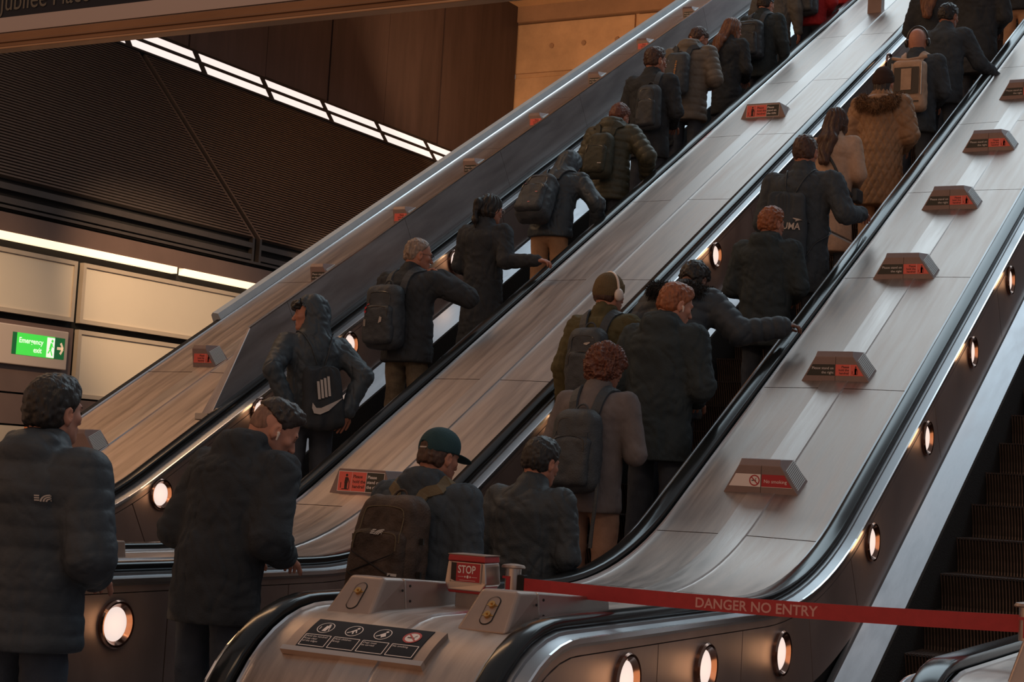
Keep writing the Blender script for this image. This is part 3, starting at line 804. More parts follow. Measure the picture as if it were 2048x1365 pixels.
# pictogram plate on the rounded deck end
def nose_plate():
    root = empty('pictogram_plate', (-3.1, 4.75, .9)); tag(root, 'curved dark plate with four safety pictograms on the rounded deck end', 'safety sign')
    off = Vector((-3.1, 4.75, .9)); D = -.034
    def P(x, s, l):   # s: arc length backwards from the newel top (downwards), negative = on the flat
        a = max(0, s)/RN; y = YN-RN*math.sin(a)-(min(0, s)); z = HR-RN+RN*math.cos(a)
        ny, nz = -math.sin(a), math.cos(a)
        return Vector((x, y+ny*(D+l), z+nz*(D+l)))-off
    s0, s1 = .195, .375; x0, x1 = -3.385, -2.825
    sk = .025
    X = lambda x, s: x+0*(s-s0)
    def patch(mb, xa, xb, sa, sb, l0, l1, n=8):
        V = []
        for i in range(n+1):
            s = sa+(sb-sa)*i/n
            for x, l in ((xa, l0), (xa, l1), (xb, l1), (xb, l0)): V.append(P(x, s, l))
        mb.add(V, [(4*i+k, 4*i+(k+1) % 4, 4*i+4+(k+1) % 4, 4*i+4+k) for i in range(n) for k in range(4)]+[(0, 1, 2, 3), (4*n+3, 4*n+2, 4*n+1, 4*n)])
    s0, s1 = PS
    mb = MB(); patch(mb, x0, x1, s0, s1, -.004, .014); o = mb.build('steel_frame', M_box, root, smooth=True)
    mb = MB(); patch(mb, x0-.004, x1+.004, s1, s1+.022, -.004, .020); mb.build('lower_rail', M_trim2, root, smooth=True)
    mb = MB(); patch(mb, x0+.045, x1-.045, s0+.006, s1-.004, .013, .0165); bpn = mb.build('black_panel', M_navy, root, smooth=True)
    m = {'white': MB(), 'red': MB(), 'ink': MB()}
    L = .0172
    def poly(k, pts, l=L):
        m[k].add([P(x, s, l) for x, s in pts], [tuple(range(len(pts)))[::-1]])
    def ring(k, cx, cs, r0, r1, l=L, n=30):
        V = [P(cx+r*math.cos(2*math.pi*i/n), cs-r*math.sin(2*math.pi*i/n), l) for r in (r0, r1) for i in range(n)]
        m[k].add(V, [(i, (i+1) % n, n+(i+1) % n, n+i) for i in range(n)])
    def disc(k, cx, cs, r, l=L, n=18): poly(k, [(cx+r*math.cos(2*math.pi*i/n), cs-r*math.sin(2*math.pi*i/n)) for i in range(n)], l)
    def line(k, xa, sa, xb, sb, w, l=L):
        d = Vector((xb-xa, sb-sa)).normalized(); q = Vector((-d.y, d.x))*w/2
        poly(k, [(xa-q.x, sa-q.y), (xb-q.x, sb-q.y), (xb+q.x, sb+q.y), (xa+q.x, sa+q.y)], l)
    def txt(k, t, x, s, size):
        V, F = text_mb(t, size); m[k].add([P(x+v[0], s-v[1], L) for v in V], F)
    w = (x1-x0-.09)/4; Hs = s1-s0
    for i in range(4):
        cx = x0+.045+w*(i+.5); cs = s0+Hs*.34; r = .033
        b0, b1 = s0+Hs*.60, s1-.012
        for (xa, sa, xb, sb) in ((cx-w*.44, b0, cx+w*.44, b0), (cx-w*.44, b1, cx+w*.44, b1), (cx-w*.44, b0, cx-w*.44, b1), (cx+w*.44, b0, cx+w*.44, b1)): line('white', xa, sa, xb, sb, .003)
        if i < 3: ring('white', cx, cs, r-.003, r)
        if i == 0:
            disc('white', cx+.008, cs-.018, .005); poly('white', [(cx-.002, cs-.012), (cx+.016, cs-.012), (cx+.012, cs+.004), (cx+.010, cs+.022), (cx-.006, cs+.022), (cx-.004, cs+.004)][::-1]); line('white', cx-.020, cs-.004, cx-.020, cs+.014, .003); line('white', cx+.014, cs-.010, cx+.020, cs+.018, .003)
            for q, t in enumerate(('Hold the handrail', 'Keep clear', 'of the edges')): txt('white', t, cx-w*.40, b0+.014+q*.013, .0125)
        if i in (1, 2):
            disc('white', cx+.010, cs-.016, .0055); line('white', cx+.008, cs-.008, cx-.006, cs+.008, .009); line('white', cx-.004, cs+.006, cx-.020, cs+.016, .005); line('white', cx+.006, cs-.006, cx+.016, cs+.012, .004); line('white', cx, cs+.004, cx+.004, cs+.020, .005)
            if i == 2: disc('white', cx+.006, cs+.008, .009)
            for q, t in enumerate((('Hold children', 'firmly'), ('Dogs must', 'be carried'))[i-1]): txt('white', t, cx-w*.40, b0+.014+q*.013, .0125)
        if i == 3:
            disc('white', cx, cs, r*.92); ring('red', cx, cs, r*.80, r*1.02, L+.0006); line('red', cx-r*.6, cs-r*.6, cx+r*.6, cs+r*.6, .006, L+.0008)
            line('ink', cx-.018, cs+.002, cx+.010, cs+.002, .006, L+.0004); line('ink', cx+.008, cs-.004, cx+.014, cs-.014, .003, L+.0004)
            txt('white', 'No smoking', cx-w*.40, b0+.014, .0125)
    for k, n_ in (('white', 'white_print'), ('red', 'red_print'), ('ink', 'print')): m[k].build(n_, {'white': M_white, 'red': M_crimson, 'ink': M_ink}[k], bpn)
PS = (.242, .420)
M_navy = mat('plate_navy', (.014, .017, .026), .6, spec=.15)
nose_plate()

# ---------------------------------------------------------------- the setting
def st(o, **k): o['kind'] = 'structure'; return o
M_floor = mat('floor_stone', (.16, .13, .12), .45, noise=(3, .15))
mb = MB(); mb.box(-16, 4, -1, 36, -.2, 0); st(mb.build('floor', M_floor))
WX = -12.5
def WZ(r): return 1.5+r*(-WX)
M_enamel = mat('cream_enamel', (.72, .60, .47), .30, spec=.5, noise=(.8, .03))
M_enfr = mat('cream_frame', (.50, .40, .31), .4, noise=(3, .05))
M_browne = mat('brown_enamel', (.155, .095, .075), .4, noise=(3, .08))
M_blackgap = mat('shadow_gap', (.008, .008, .008), .9)
mb = MB(); mb.box(WX-.35, WX-.08, 6, 36, 0, WZ(.215)); st(mb.build('wall_left', M_blackgap))
def panel(y0, y1, z0, z1, m, name, label, frame=True):
    mb = MB()
    if frame:
        t = .045
        mb.box(WX-.06, WX+.0, y0, y1, z0, z0+t, 0); mb.box(WX-.06, WX, y0, y1, z1-t, z1, 0); mb.box(WX-.06, WX, y0, y0+t, z0+t, z1-t, 0); mb.box(WX-.06, WX, y1-t, y1, z0+t, z1-t, 0)
        mb.box(WX-.05, WX-.018, y0+t, y1-t, z0+t, z1-t, 1)
        o = mb.build(name, mats=[M_enfr, m])
    else:
        mb.box(WX-.06, WX-.01, y0, y1, z0, z1); o = mb.build(name, m)
    tag(o, label, 'wall panel'); return o
zA1, zA0 = WZ(.160), WZ(.108); g = .045
yj = 12.97
panel(yj-3.9, yj-g, zA0, zA1, M_enamel, 'wall_panel', 'cream glossy wall panel in the top row above the green exit sign')
panel(yj+g, yj+4.6, zA0, zA1, M_enamel, 'wall_panel', 'cream glossy wall panel in the top row right of the exit sign')
zB1, zB0 = zA0-.07, WZ(.044)
panel(yj+g, yj+4.6, zB0, zB1, M_enamel, 'wall_panel', 'cream wall panel in the lower row right of the exit sign')
panel(yj-3.9, yj-g*.6, zB0, zB1, M_browne, 'wall_panel', 'brown metal wall panel carrying the green exit sign', False)
zC1, zC0 = zB0-.02, WZ(.018)
panel(yj-3.9, yj+4.6, zC0, zC1, M_browne, 'wall_panel', 'brown metal wall panel behind the head of the man in the puffer jacket', False)
panel(yj+g, yj+4.6, .6, zC0-.02, M_enamel, 'wall_panel', 'cream wall panel seen beside the dark head at the left')
panel(yj-3.9, yj-.62, .6, zC0-.02, M_enfr, 'wall_panel', 'tan metal door panel low behind the left head', False)
M_orange = mat('orange_panel', (.55, .16, .05), .5)
panel(yj-.60, yj-.02, .6, zC0-.02, M_orange, 'wall_panel', 'narrow orange strip of wall behind the left head', False)
# exit sign
def exit_sign():
    y0, y1 = 10.6, 12.82; root = empty('exit_sign', (WX, 12.2, 2.6)); tag(root, 'illuminated green Emergency exit sign with running figure and arrow', 'exit sign')
    off = Vector((WX, 12.2, 2.6))
    za, zb = WZ(.066), WZ(.0985)
    mb = MB(); mb.box(-.01, .05, y0-12.2, y1-12.2, za-2.6, zb-2.6); o = mb.build('cream_housing', M_sgnb, root); bevel(o, .01)
    pl = Plane2((WX+.051, 0, 0), (0, 1, 0), (0, 0, 1), .001); pl.o -= off
    ya, yb = 11.88, 12.80; z0, z1 = WZ(.0735), WZ(.0925)
    ya, yb, z0, z1 = EX
    n = 10
    pl.rect('g0', ya, z0, yb, z1)
    pl.rect('g1', ya+.06, z0, ya+(yb-ya)*.80, z1, .001)
    h = z1-z0; wd = yb-ya
    pl.text('w', 'Emergency', ya+wd*.12, z0+h*.56, h*.34, 'LEFT', True, l=.003); pl.text('w', 'exit', ya+wd*.40, z0+h*.18, h*.34, 'LEFT', True, l=.003)
    x = ya+wd*.72
    pl.rect('w', x-wd*.07, z0+h*.03, x+wd*.08, z1-h*.05, .002)
    pl.disc('g1', x+wd*.03, z0+h*.80, h*.07, l=.004); pl.line('g1', x+wd*.02, z0+h*.70, x-wd*.005, z0+h*.40, h*.14, .004); pl.line('g1', x, z0+h*.42, x+wd*.04, z0+h*.12, h*.07, .004); pl.line('g1', x, z0+h*.42, x-wd*.04, z0+h*.22, h*.07, .004); pl.line('g1', x+wd*.02, z0+h*.66, x+wd*.055, z0+h*.5, h*.05, .004)
    ax = ya+wd*.86
    pl.line('c', ax-wd*.01, z0+h*.5, ax+wd*.09, z0+h*.5, h*.13, .003); pl.line('c', ax+wd*.055, z0+h*.76, ax+wd*.105, z0+h*.5, h*.12, .003); pl.line('c', ax+wd*.055, z0+h*.24, ax+wd*.105, z0+h*.5, h*.12, .003)
    K = {'g0': mat('exit_green_edge', (.01, .10, .03), .5, emis=((.03, .5, .12), .12)), 'g1': mat('exit_green', (.05, .5, .05), .5, emis=((.06, .72, .07), .75)),
         'w': mat('exit_white', (.8, .8, .75), .5, emis=((.78, .86, .76), .8)), 'c': mat('exit_arrow', (.8, .6, .42), .5, emis=((.9, .62, .4), .45))}
    for k, mb in pl.mb.items(): mb.build({'g0': 'dark_green_panel', 'g1': 'lit_green_panel', 'w': 'white_print', 'c': 'arrow'}[k], K[k], root)
M_sgnb = mat('sign_cream', (.62, .48, .40), .45)
EX = (12.03, 12.77, WZ(.0745), WZ(.0925))
exit_sign()
# lamp band, soffit, ribs
def rbox(mb, x0, x1, r0, r1, y0=7.0, y1=33.0, m=None): mb.box(x0, x1, y0, y1, WZ(r0), WZ(r1), m)
mb = MB(); rbox(mb, WX-.1, WX+.02, .1745, .188); st(mb.build('trim_1', M_browne))
mb = MB(); rbox(mb, WX-.3, WX-.10, .188, .216); st(mb.build('trim_2', M_blackgap))
M_strip = mat('lamp_strip', (.9, .7, .5), .5, emis=((1., .68, .42), 1.6), noise=(2, .1))
for k in range(7):
    y0 = 8.45+k*3.05
    mb = MB(); mb.box(WX-.05, WX+.03, y0+.05, y0+2.98, WZ(.1665), WZ(.1725)); mb.box(WX-.06, WX+.026, y0, y0+3.05, WZ(.1725), WZ(.1745), 1)
    o = mb.build('lamp_strip', mats=[M_strip, M_browne]); tag(o, 'warm linear light strip above the cream wall panels', 'strip light', 'linear lights over the cream panels')
M_slat = mat('slat_brown', (.085, .066, .058), .45, .3, noise=(6, .1))
M_slatbk = mat('slat_back', (.012, .010, .010), .8)
def slats():
    yS = 15.94
    # lower vertical part 0.194-.216, then sloping back to the lamps
    xa, za = WX+.74, 0
    x_at = lambda y: None
    z_lo = WZ(.194); z_k = WZ(.217)
    xt, zt = -14.62, 1.5+.357*14.62
    mb = MB(); Y = (7.0, 33.0)
    def seg(y0, y1):
        for k in range(2):
            z = z_lo+.02+k*.14; mb.box(WX-.02, WX+.01, y0, y1, z, z+.065)
        n = 62; A = Vector((WX, 0, z_k)); B = Vector((xt, 0, zt)); d = (B-A); L = d.length; d.normalize(); nn = Vector((d.z, 0, -d.x))
        for k in range(n):
            t0 = L*(k+.1)/n; t1 = t0+L/n*.55
            P = [A+d*t0, A+d*t1]
            q = [P[0]-nn*.03, P[1]-nn*.03, P[1]+nn*.012, P[0]+nn*.012]
            V = [(p.x, y0, p.z) for p in q]+[(p.x, y1, p.z) for p in q]
            mb.add(V, [(0, 1, 5, 4), (1, 2, 6, 5), (2, 3, 7, 6), (3, 0, 4, 7), (0, 3, 2, 1), (4, 5, 6, 7)])
    seg(7.0, yS-.09); seg(yS+.09, 24.5); seg(24.7, 33)
    st(mb.build('ceiling_slats', M_slat))
    mb = MB()
    q = [(WX-.06, z_lo), (WX-.06, z_k), (xt-.06, zt), (xt-.2, zt), (WX-.25, z_k), (WX-.25, z_lo)]
    V = [(x, 6.5, z) for x, z in q]+[(x, 33.5, z) for x, z in q]; n = len(q)
    mb.add(V, [(i, (i+1) % n, n+(i+1) % n, n+i) for i in range(n)])
    st(mb.build('ceiling', M_slatbk))
    mb = MB()  # seam trims
    for s in (-.09, .05):
        for (x0, z0, x1, z1) in ((WX+.012, z_lo, WX+.012, z_k), (WX+.012, z_k, xt+.015, zt)):
            V = [(x0, yS+s, z0), (x1, yS+s, z1), (x1, yS+s+.04, z1), (x0, yS+s+.04, z0)]
            V += [(v[0]-.06, v[1], v[2]) for v in V]
            mb.add(V, [(0, 1, 2, 3), (0, 4, 5, 1), (3, 2, 6, 7)])
    mb.box(WX-.02, WX+.012, 7, 33, z_lo-.03, z_lo+.0)
    st(mb.build('trim_3', M_slat))
    # two rows of lamps on top of the slope
    d = Vector((xt-WX, 0, zt-z_k)).normalized()
    A = Vector((xt, 0, zt))
    nn = Vector((d.z, 0, -d.x))
    mb = MB(); q = [A-d*.02-nn*.05, A+d*.62-nn*.05, A+d*.62+nn*.03, A-d*.02+nn*.03]
    L2 = [( .03, .20), (.30, .47)]
    rows = [(.365*1.0, 0)]
    V = [(p.x, 7, p.z) for p in q]+[(p.x, 33, p.z) for p in q]
    mb.add(V, [(0, 1, 5, 4), (1, 2, 6, 5), (2, 3, 7, 6), (3, 0, 4, 7)])
    st(mb.build('trim_4', M_slatbk))
    k = 0
    for y0 in LY:
        for ri, (a, b) in enumerate(L2):
            off = .06*ri
            mb = MB(); p0 = A+d*a+nn*.035; p1 = A+d*b+nn*.035
            ya, yb = y0+off, y0+off+LL
            # slanted ends
            V = [(p0.x, ya, p0.z), (p0.x, yb, p0.z), (p1.x, yb+.05, p1.z), (p1.x, ya+.05, p1.z)]
            V2 = [tuple(Vector(v)-nn*.03) for v in V]
            mb.add(V+V2, [(0, 1, 2, 3), (0, 4, 5, 1), (1, 5, 6, 2), (2, 6, 7, 3), (3, 7, 4, 0)])
            o = mb.build('tube_light', M_tube); tag(o, 'white tube light in the '+('lower' if ri == 0 else 'upper')+' row of the diagonal ceiling lights', 'tube light', ('lower' if ri == 0 else 'upper')+' row of diagonal tube lights')
M_tube = mat('tube_light', (.9, .85, .9), .5, emis=((1.0, .86, .80), .95))
LY = [15.78+1.52*i for i in range(-1, 7)]; LL = 1.38
slats()
# brown panelled wall above the lamps, concrete pier, upper soffit
M_brownw = mat('brown_wall', (.064, .040, .036), .5, .2, noise=(1.5, .25), stretch=(1, 3, .4))
BX = -15.0
mb = MB(); z0 = 1.5+.392*14.9; z1 = 1.5+.584*14.9
ys = [8.0, 10.3, 12.6, 14.9, 17.27, 19.0, 20.6, 22.2, 23.9, 25.2, 26.55]
for i in range(len(ys)-1): mb.box(BX-.1, BX+.05-(.012 if i % 2 else 0), ys[i]+.012, ys[i+1]-.012, z0-.3, z1+1.6)
mb.box(BX-.2, BX-.04, 6, 26.6, z0-.3, z1+1.6, 1)
st(mb.build('wall_back_left', mats=[M_brownw, M_blackgap]))
M_conc = mat('concrete_warm', (.58, .355, .20), .7, noise=(.9, .26), bump=(8, .25))
M_conc2 = mat('concrete_lintel', (.33, .19, .11), .7, noise=(1.2, .2))
zc = z1
mb = MB()
def CZ(px, py, y=26.6):
    d = ray(px, py); return CAMP+d*(y/d[1])
# cladding panels with bolt holes, joints at the seen places
c0 = CZ(1045, 45)[0]-.12; j1 = CZ(1273, 30)[0]; jz = CZ(1045, 152)[2]; zt = CZ(1100, 42)[2]
for xa, xb in ((c0, j1-.03), (j1+.03, -8.7)):
    mb.box(xa, xb, 26.6, 26.9, jz+.05, zt-.03); mb.box(xa, xb, 26.6, 26.9, jz-3.0, jz-.05)
mb.box(c0, -8.7, 26.66, 27.2, 4, zt, 0)
st(mb.build('wall_concrete', M_conc))
mb = MB(); mb.box(c0-.1, -8.7, 26.5, 27.2, zt, zt+.30); st(mb.build('trim_5', M_conc2))
mb = MB()
for k, (px, py) in enumerate(((1104, 92), (1168, 86), (1235, 79))):
    c = CZ(px, py); mb.cyl((c[0], 26.62, c[2]), (0, -1, 0), .045, .05, 14)
st(mb.build('trim_6', M_conc2))
mb = MB(); mb.box(-15.2, -8.7, 15, 26.6, zt+.30, zt+.6); st(mb.build('ceiling_upper', mat('soffit_orange', (.66, .38, .19), .7, noise=(.6, .2))))
area('upper_uplight', (-12.5, 22.0, zt-2.6), (-12.5, 25, zt), 2.5, 1.0, 110, (1., .62, .34))
# big hanging direction sign, top left
def hang_sign():
    root = empty('hanging_sign', (-3.6, 4.0, 3.0)); tag(root, 'hanging direction sign with cream border and dark panel, top left corner', 'hanging sign')
    off = Vector((-3.6, 4.0, 3.0)); y = 4.0
    def X(px, py): d = ray(px, py); return (CAMP+d*(y/d[1]))[0]
    zb = 2.868
    mb = MB(); mb.box(-2.0, 2.6, .0, .05, zb+.008-3.0, zb+.058-3.0); mb.box(-2.0, 2.6, -.004, .045, zb+.0-3.0, zb+.008-3.0, 1); mb.box(-2.0, 2.6, -.006, .03, zb+.022-3.0, zb+.030-3.0, 0)
    o = mb.build('metal_frame', mats=[M_bronze, M_bronze2], parent=root); bevel(o, .003)
    mb = MB(); mb.box(-2.0, 2.6, .01, .05, zb+.064-3.0, zb+.117-3.0); mb.build('cream_border', M_signcream, root)
    mb = MB(); mb.box(-2.0, 2.6, .014, .05, zb+.117-3.0, zb+.42-3.0); mb.build('dark_panel', M_navy, root)
    pl = Plane2((0, .013, 0), (1, 0, 0), (0, 0, 1), .001)
    x0 = X(-4, 0)+3.6
    pl.text('g', 'Jubilee Place', x0, zb+.142-3.0, .098, 'LEFT', False, sx=.86)
    pl.mb['g'].build('lettering', M_signtext, root)
M_bronze = mat('bronze_frame', (.19, .115, .075), .32, .85, noise=(3, .2), stretch=(.5, 1, 3)); M_bronze2 = mat('bronze_light', (.38, .24, .15), .35, .8)
M_signcream = mat('sign_border', (.37, .30, .285), .5); M_signtext = mat('sign_text', (.10, .09, .075), .6)
hang_sign()
# emergency box on the deck between the crowded escalators, high up
def upper_stop():
    y = 19.2; d = ray(1750, 25); s = (4.83+.05)/-(d[2]-T30*d[1]); p = CAMP+s*d
    root = empty('emergency_stop', tuple(p)); tag(root, 'small dark stop box on a short post, cut by the top edge of the picture', 'emergency stop')
    mb = MB(); mb.box(-.08, .08, -.03, .09, -.05, .22); mb.build('pedestal', M_plast, root)
    mb = MB(); mb.prism([(-.11, .20), (.11, .20), (.15, .26), (.13, .42), (-.13, .42), (-.15, .26)], 'y', -.10, .08); o = mb.build('steel_surround', M_box, root); bevel(o, .006)
    mb = MB(); mb.box(-.09, .09, -.104, -.10, .27, .39); mb.build('dark_window', M_crimson, root)
upper_stop()
# ---------------------------------------------------------------- soft shapes: signed distance fields turned into meshes
def unit(v): v = np.asarray(v, float); return v/max(1e-9, np.linalg.norm(v))
def hash3(i, j, k, s):
    n = (i.astype(np.int64)*374761393+j.astype(np.int64)*668265263+k.astype(np.int64)*2147483647+s*974634777) & 0x7fffffff
    n = (n ^ (n >> 13))*1274126177 & 0x7fffffff
    return ((n ^ (n >> 16)) & 0xffff)/65535.0
def noise3(P, f, seed=0):
    Q = P*f; I = np.floor(Q).astype(np.int64); u = Q-I; u = u*u*(3-2*u); r = 0
    for a in (0, 1):
        for b in (0, 1):
            for c in (0, 1):
                wt = (u[:, 0] if a else 1-u[:, 0])*(u[:, 1] if b else 1-u[:, 1])*(u[:, 2] if c else 1-u[:, 2])
                r = r+wt*hash3(I[:, 0]+a, I[:, 1]+b, I[:, 2]+c, seed)
    return r*2-1
def ecap(a, b, wa, wb, da=None, db=None, Rv=(1, 0, 0), k=.03):
    return dict(t='c', a=np.array(a, float), b=np.array(b, float), wa=wa, wb=wb, da=wa if da is None else da, db=wb if db is None else db, R=unit(Rv), k=k)
def ell(c, r, rot=None, k=.03): return dict(t='e', c=np.array(c, float), r=np.array(r, float), M=np.eye(3) if rot is None else np.asarray(rot), k=k)
def rbox(c, h, rad, rot=None, k=.02, taper=0.): return dict(t='b', c=np.array(c, float), h=np.array(h, float), rad=rad, M=np.eye(3) if rot is None else np.asarray(rot), k=k, tp=taper)
def pd(p, X, Y, Z):
    """distance of a primitive; X, Y, Z broadcastable"""
    if p['t'] == 'c':
        a, b = p['a'], p['b']; ab = b-a; L2 = float(ab@ab)
        x, y, z = X-a[0], Y-a[1], Z-a[2]
        h = np.clip((x*ab[0]+y*ab[1]+z*ab[2])/L2, 0, 1) if L2 > 1e-12 else 0.
        x = x-h*ab[0]; y = y-h*ab[1]; z = z-h*ab[2]
        q = x*x+y*y+z*z; u = x*p['R'][0]+y*p['R'][1]+z*p['R'][2]; u2 = u*u
        w = p['wa']+(p['wb']-p['wa'])*h; d = p['da']+(p['db']-p['da'])*h
        f = np.sqrt(u2/(w*w)+np.maximum(q-u2, 0)/(d*d))+1e-9
        return np.sqrt(q)*(1-1/f)+(f < .2)*(-.02)
    M = p['M']; x, y, z = X-p['c'][0], Y-p['c'][1], Z-p['c'][2]
    lx = x*M[0, 0]+y*M[1, 0]+z*M[2, 0]; ly = x*M[0, 1]+y*M[1, 1]+z*M[2, 1]; lz = x*M[0, 2]+y*M[1, 2]+z*M[2, 2]
    if p['t'] == 'e':
        r = p['r']; f = np.sqrt((lx/r[0])**2+(ly/r[1])**2+(lz/r[2])**2)+1e-9
        return np.sqrt(lx*lx+ly*ly+lz*lz)*(1-1/f)+(f < .2)*(-.02)
    h, rad = p['h'], p['rad']; s = 1-p['tp']*(lz/h[2]+1)*.5
    qx, qy, qz = np.abs(lx)-(h[0]-rad)*s, np.abs(ly)-(h[1]-rad)*s, np.abs(lz)-(h[2]-rad)
    return np.sqrt(np.maximum(qx, 0)**2+np.maximum(qy, 0)**2+np.maximum(qz, 0)**2)+np.minimum(np.maximum(np.maximum(qx, qy), qz), 0)-rad
def pbox(p):
    if p['t'] == 'c':
        m = max(p['wa'], p['wb'], p['da'], p['db']); return np.minimum(p['a'], p['b'])-m, np.maximum(p['a'], p['b'])+m
    m = np.max(p['r']) if p['t'] == 'e' else np.linalg.norm(p['h']); return p['c']-m, p['c']+m
def smin(a, b, k):
    h = np.maximum(k-np.abs(a-b), 0)/k; return np.minimum(a, b)-h*h*k*.25
def evalp(prims, P):
    d = np.full(len(P), 1.)
    for p in prims: d = smin(d, pd(p, P[:, 0], P[:, 1], P[:, 2]), p['k'])
    return d
def field(prims, res, cuts=(), subs=()):
    lo = np.min([pbox(p)[0] for p in prims], 0)-2.5*res; hi = np.max([pbox(p)[1] for p in prims], 0)+2.5*res
    ax = [np.arange(lo[i], hi[i]+res, res) for i in range(3)]
    F = np.full([len(a) for a in ax], .2)
    def sub(p, m):
        a, b = pbox(p); s = []
        for i in range(3):
            i0 = max(0, int((a[i]-m-lo[i])/res)); i1 = min(len(ax[i]), int((b[i]+m-lo[i])/res)+2); s.append(slice(i0, i1))
        return tuple(s)
    for p in prims:
        s = sub(p, p['k']+3*res)
        d = pd(p, ax[0][s[0]][:, None, None], ax[1][s[1]][None, :, None], ax[2][s[2]][None, None, :])
        F[s] = smin(F[s], d, p['k'])
    for p in subs:
        s = sub(p, p['k']+3*res)
        d = pd(p, ax[0][s[0]][:, None, None], ax[1][s[1]][None, :, None], ax[2][s[2]][None, None, :])
        F[s] = -smin(-F[s], d, p['k'])
    for (n, c) in cuts:   # keep n.p < c
        n = np.array(n, float); h = n[0]*ax[0][:, None, None]+n[1]*ax[1][None, :, None]+n[2]*ax[2][None, None, :]-c
        F = np.maximum(F, h)
    return F, ax, res
def nets(F, ax, res):
    I = F < 0; nx, ny, nz = F.shape
    c = np.zeros((nx-1, ny-1, nz-1), np.int8)
    for a in (0, 1):
        for b in (0, 1):
            for d in (0, 1): c += I[a:nx-1+a, b:ny-1+b, d:nz-1+d]
    act = (c > 0) & (c < 8); idx = np.argwhere(act); n = len(idx)
    if n == 0: return np.zeros((0, 3)), np.zeros((0, 4), int)
    num = -np.ones(act.shape, np.int64); num[act] = np.arange(n)
    S = np.zeros((n, 3)); C = np.zeros(n)
    i, j, k = idx.T
    for axs in range(3):
        for u in (0, 1):
            for v in (0, 1):
                o = [0, 0, 0]; o[(axs+1) % 3] = u; o[(axs+2) % 3] = v; e = list(o); e[axs] = 1
                a = F[i+o[0], j+o[1], k+o[2]]; b = F[i+e[0], j+e[1], k+e[2]]
                m = (a < 0) != (b < 0); t = np.where(m, a/np.where(m, a-b, 1), 0)
                pos = np.array(o, float)[None, :]+np.zeros((n, 3)); pos[:, axs] = t
                S += pos*m[:, None]; C += m
    V = (idx+S/C[:, None])*res+np.array([ax[0][0], ax[1][0], ax[2][0]])
    Q = []
    for axs in range(3):
        sl = [slice(1, -1)]*3; sl[axs] = slice(0, None)
        sh = list(F.shape)
        a_ = [slice(1, sh[q]-1) for q in range(3)]; b_ = list(a_)
        a_[axs] = slice(0, sh[axs]-1); b_[axs] = slice(1, sh[axs])
        A, B = I[tuple(a_)], I[tuple(b_)]
        e = np.argwhere(A != B)
        if not len(e): continue
        sgn = A[tuple(e.T)]
        g = e.copy()
        for q in range(3):
            if q != axs: g[:, q] += 1
        u, v = (axs+1) % 3, (axs+2) % 3
        def cell(du, dv):
            h = g.copy(); h[:, u] -= du; h[:, v] -= dv; return num[tuple(h.T)]
        q4 = np.stack([cell(1, 1), cell(0, 1), cell(0, 0), cell(1, 0)], 1)
        q4[~sgn] = q4[~sgn][:, ::-1]
        Q.append(q4)
    return V, np.concatenate(Q)
def vnorm(V, Q):
    n = np.cross(V[Q[:, 2]]-V[Q[:, 0]], V[Q[:, 3]]-V[Q[:, 1]]); N = np.zeros_like(V)
    for c in range(4):
        for d in range(3): N[:, d] += np.bincount(Q[:, c], n[:, d], len(V))
    return N/np.maximum(1e-12, np.linalg.norm(N, axis=1))[:, None]
def relax(V, Q, it=1, a=.5):
    for _ in range(it):
        S = np.zeros_like(V); C = np.bincount(Q.ravel(), minlength=len(V)).astype(float)*2
        for c in range(4):
            nb = V[Q[:, (c+1) % 4]]+V[Q[:, (c+3) % 4]]
            for d in range(3): S[:, d] += np.bincount(Q[:, c], nb[:, d], len(V))
        V = V*(1-a)+a*S/np.maximum(C, 1)[:, None]
    return V
def solid(prims, res, cuts=(), subs=(), smooth=1):
    V, Q = nets(*field(prims, res, cuts, subs)); return relax(V, Q, smooth, .5), Q
def rotm(yaw=0, pitch=0, roll=0):
    """pitch>0 tips forward (down), yaw>0 turns left, roll>0 tips to the right"""
    cy, sy = math.cos(yaw), math.sin(yaw); cp, sp = math.cos(-pitch), math.sin(-pitch); cr_, sr = math.cos(roll), math.sin(roll)
    Rz = np.array([[cy, -sy, 0], [sy, cy, 0], [0, 0, 1]]); Rx = np.array([[1, 0, 0], [0, cp, -sp], [0, sp, cp]]); Ry = np.array([[cr_, 0, sr], [0, 1, 0], [-sr, 0, cr_]])
    return Rz @ Rx @ Ry
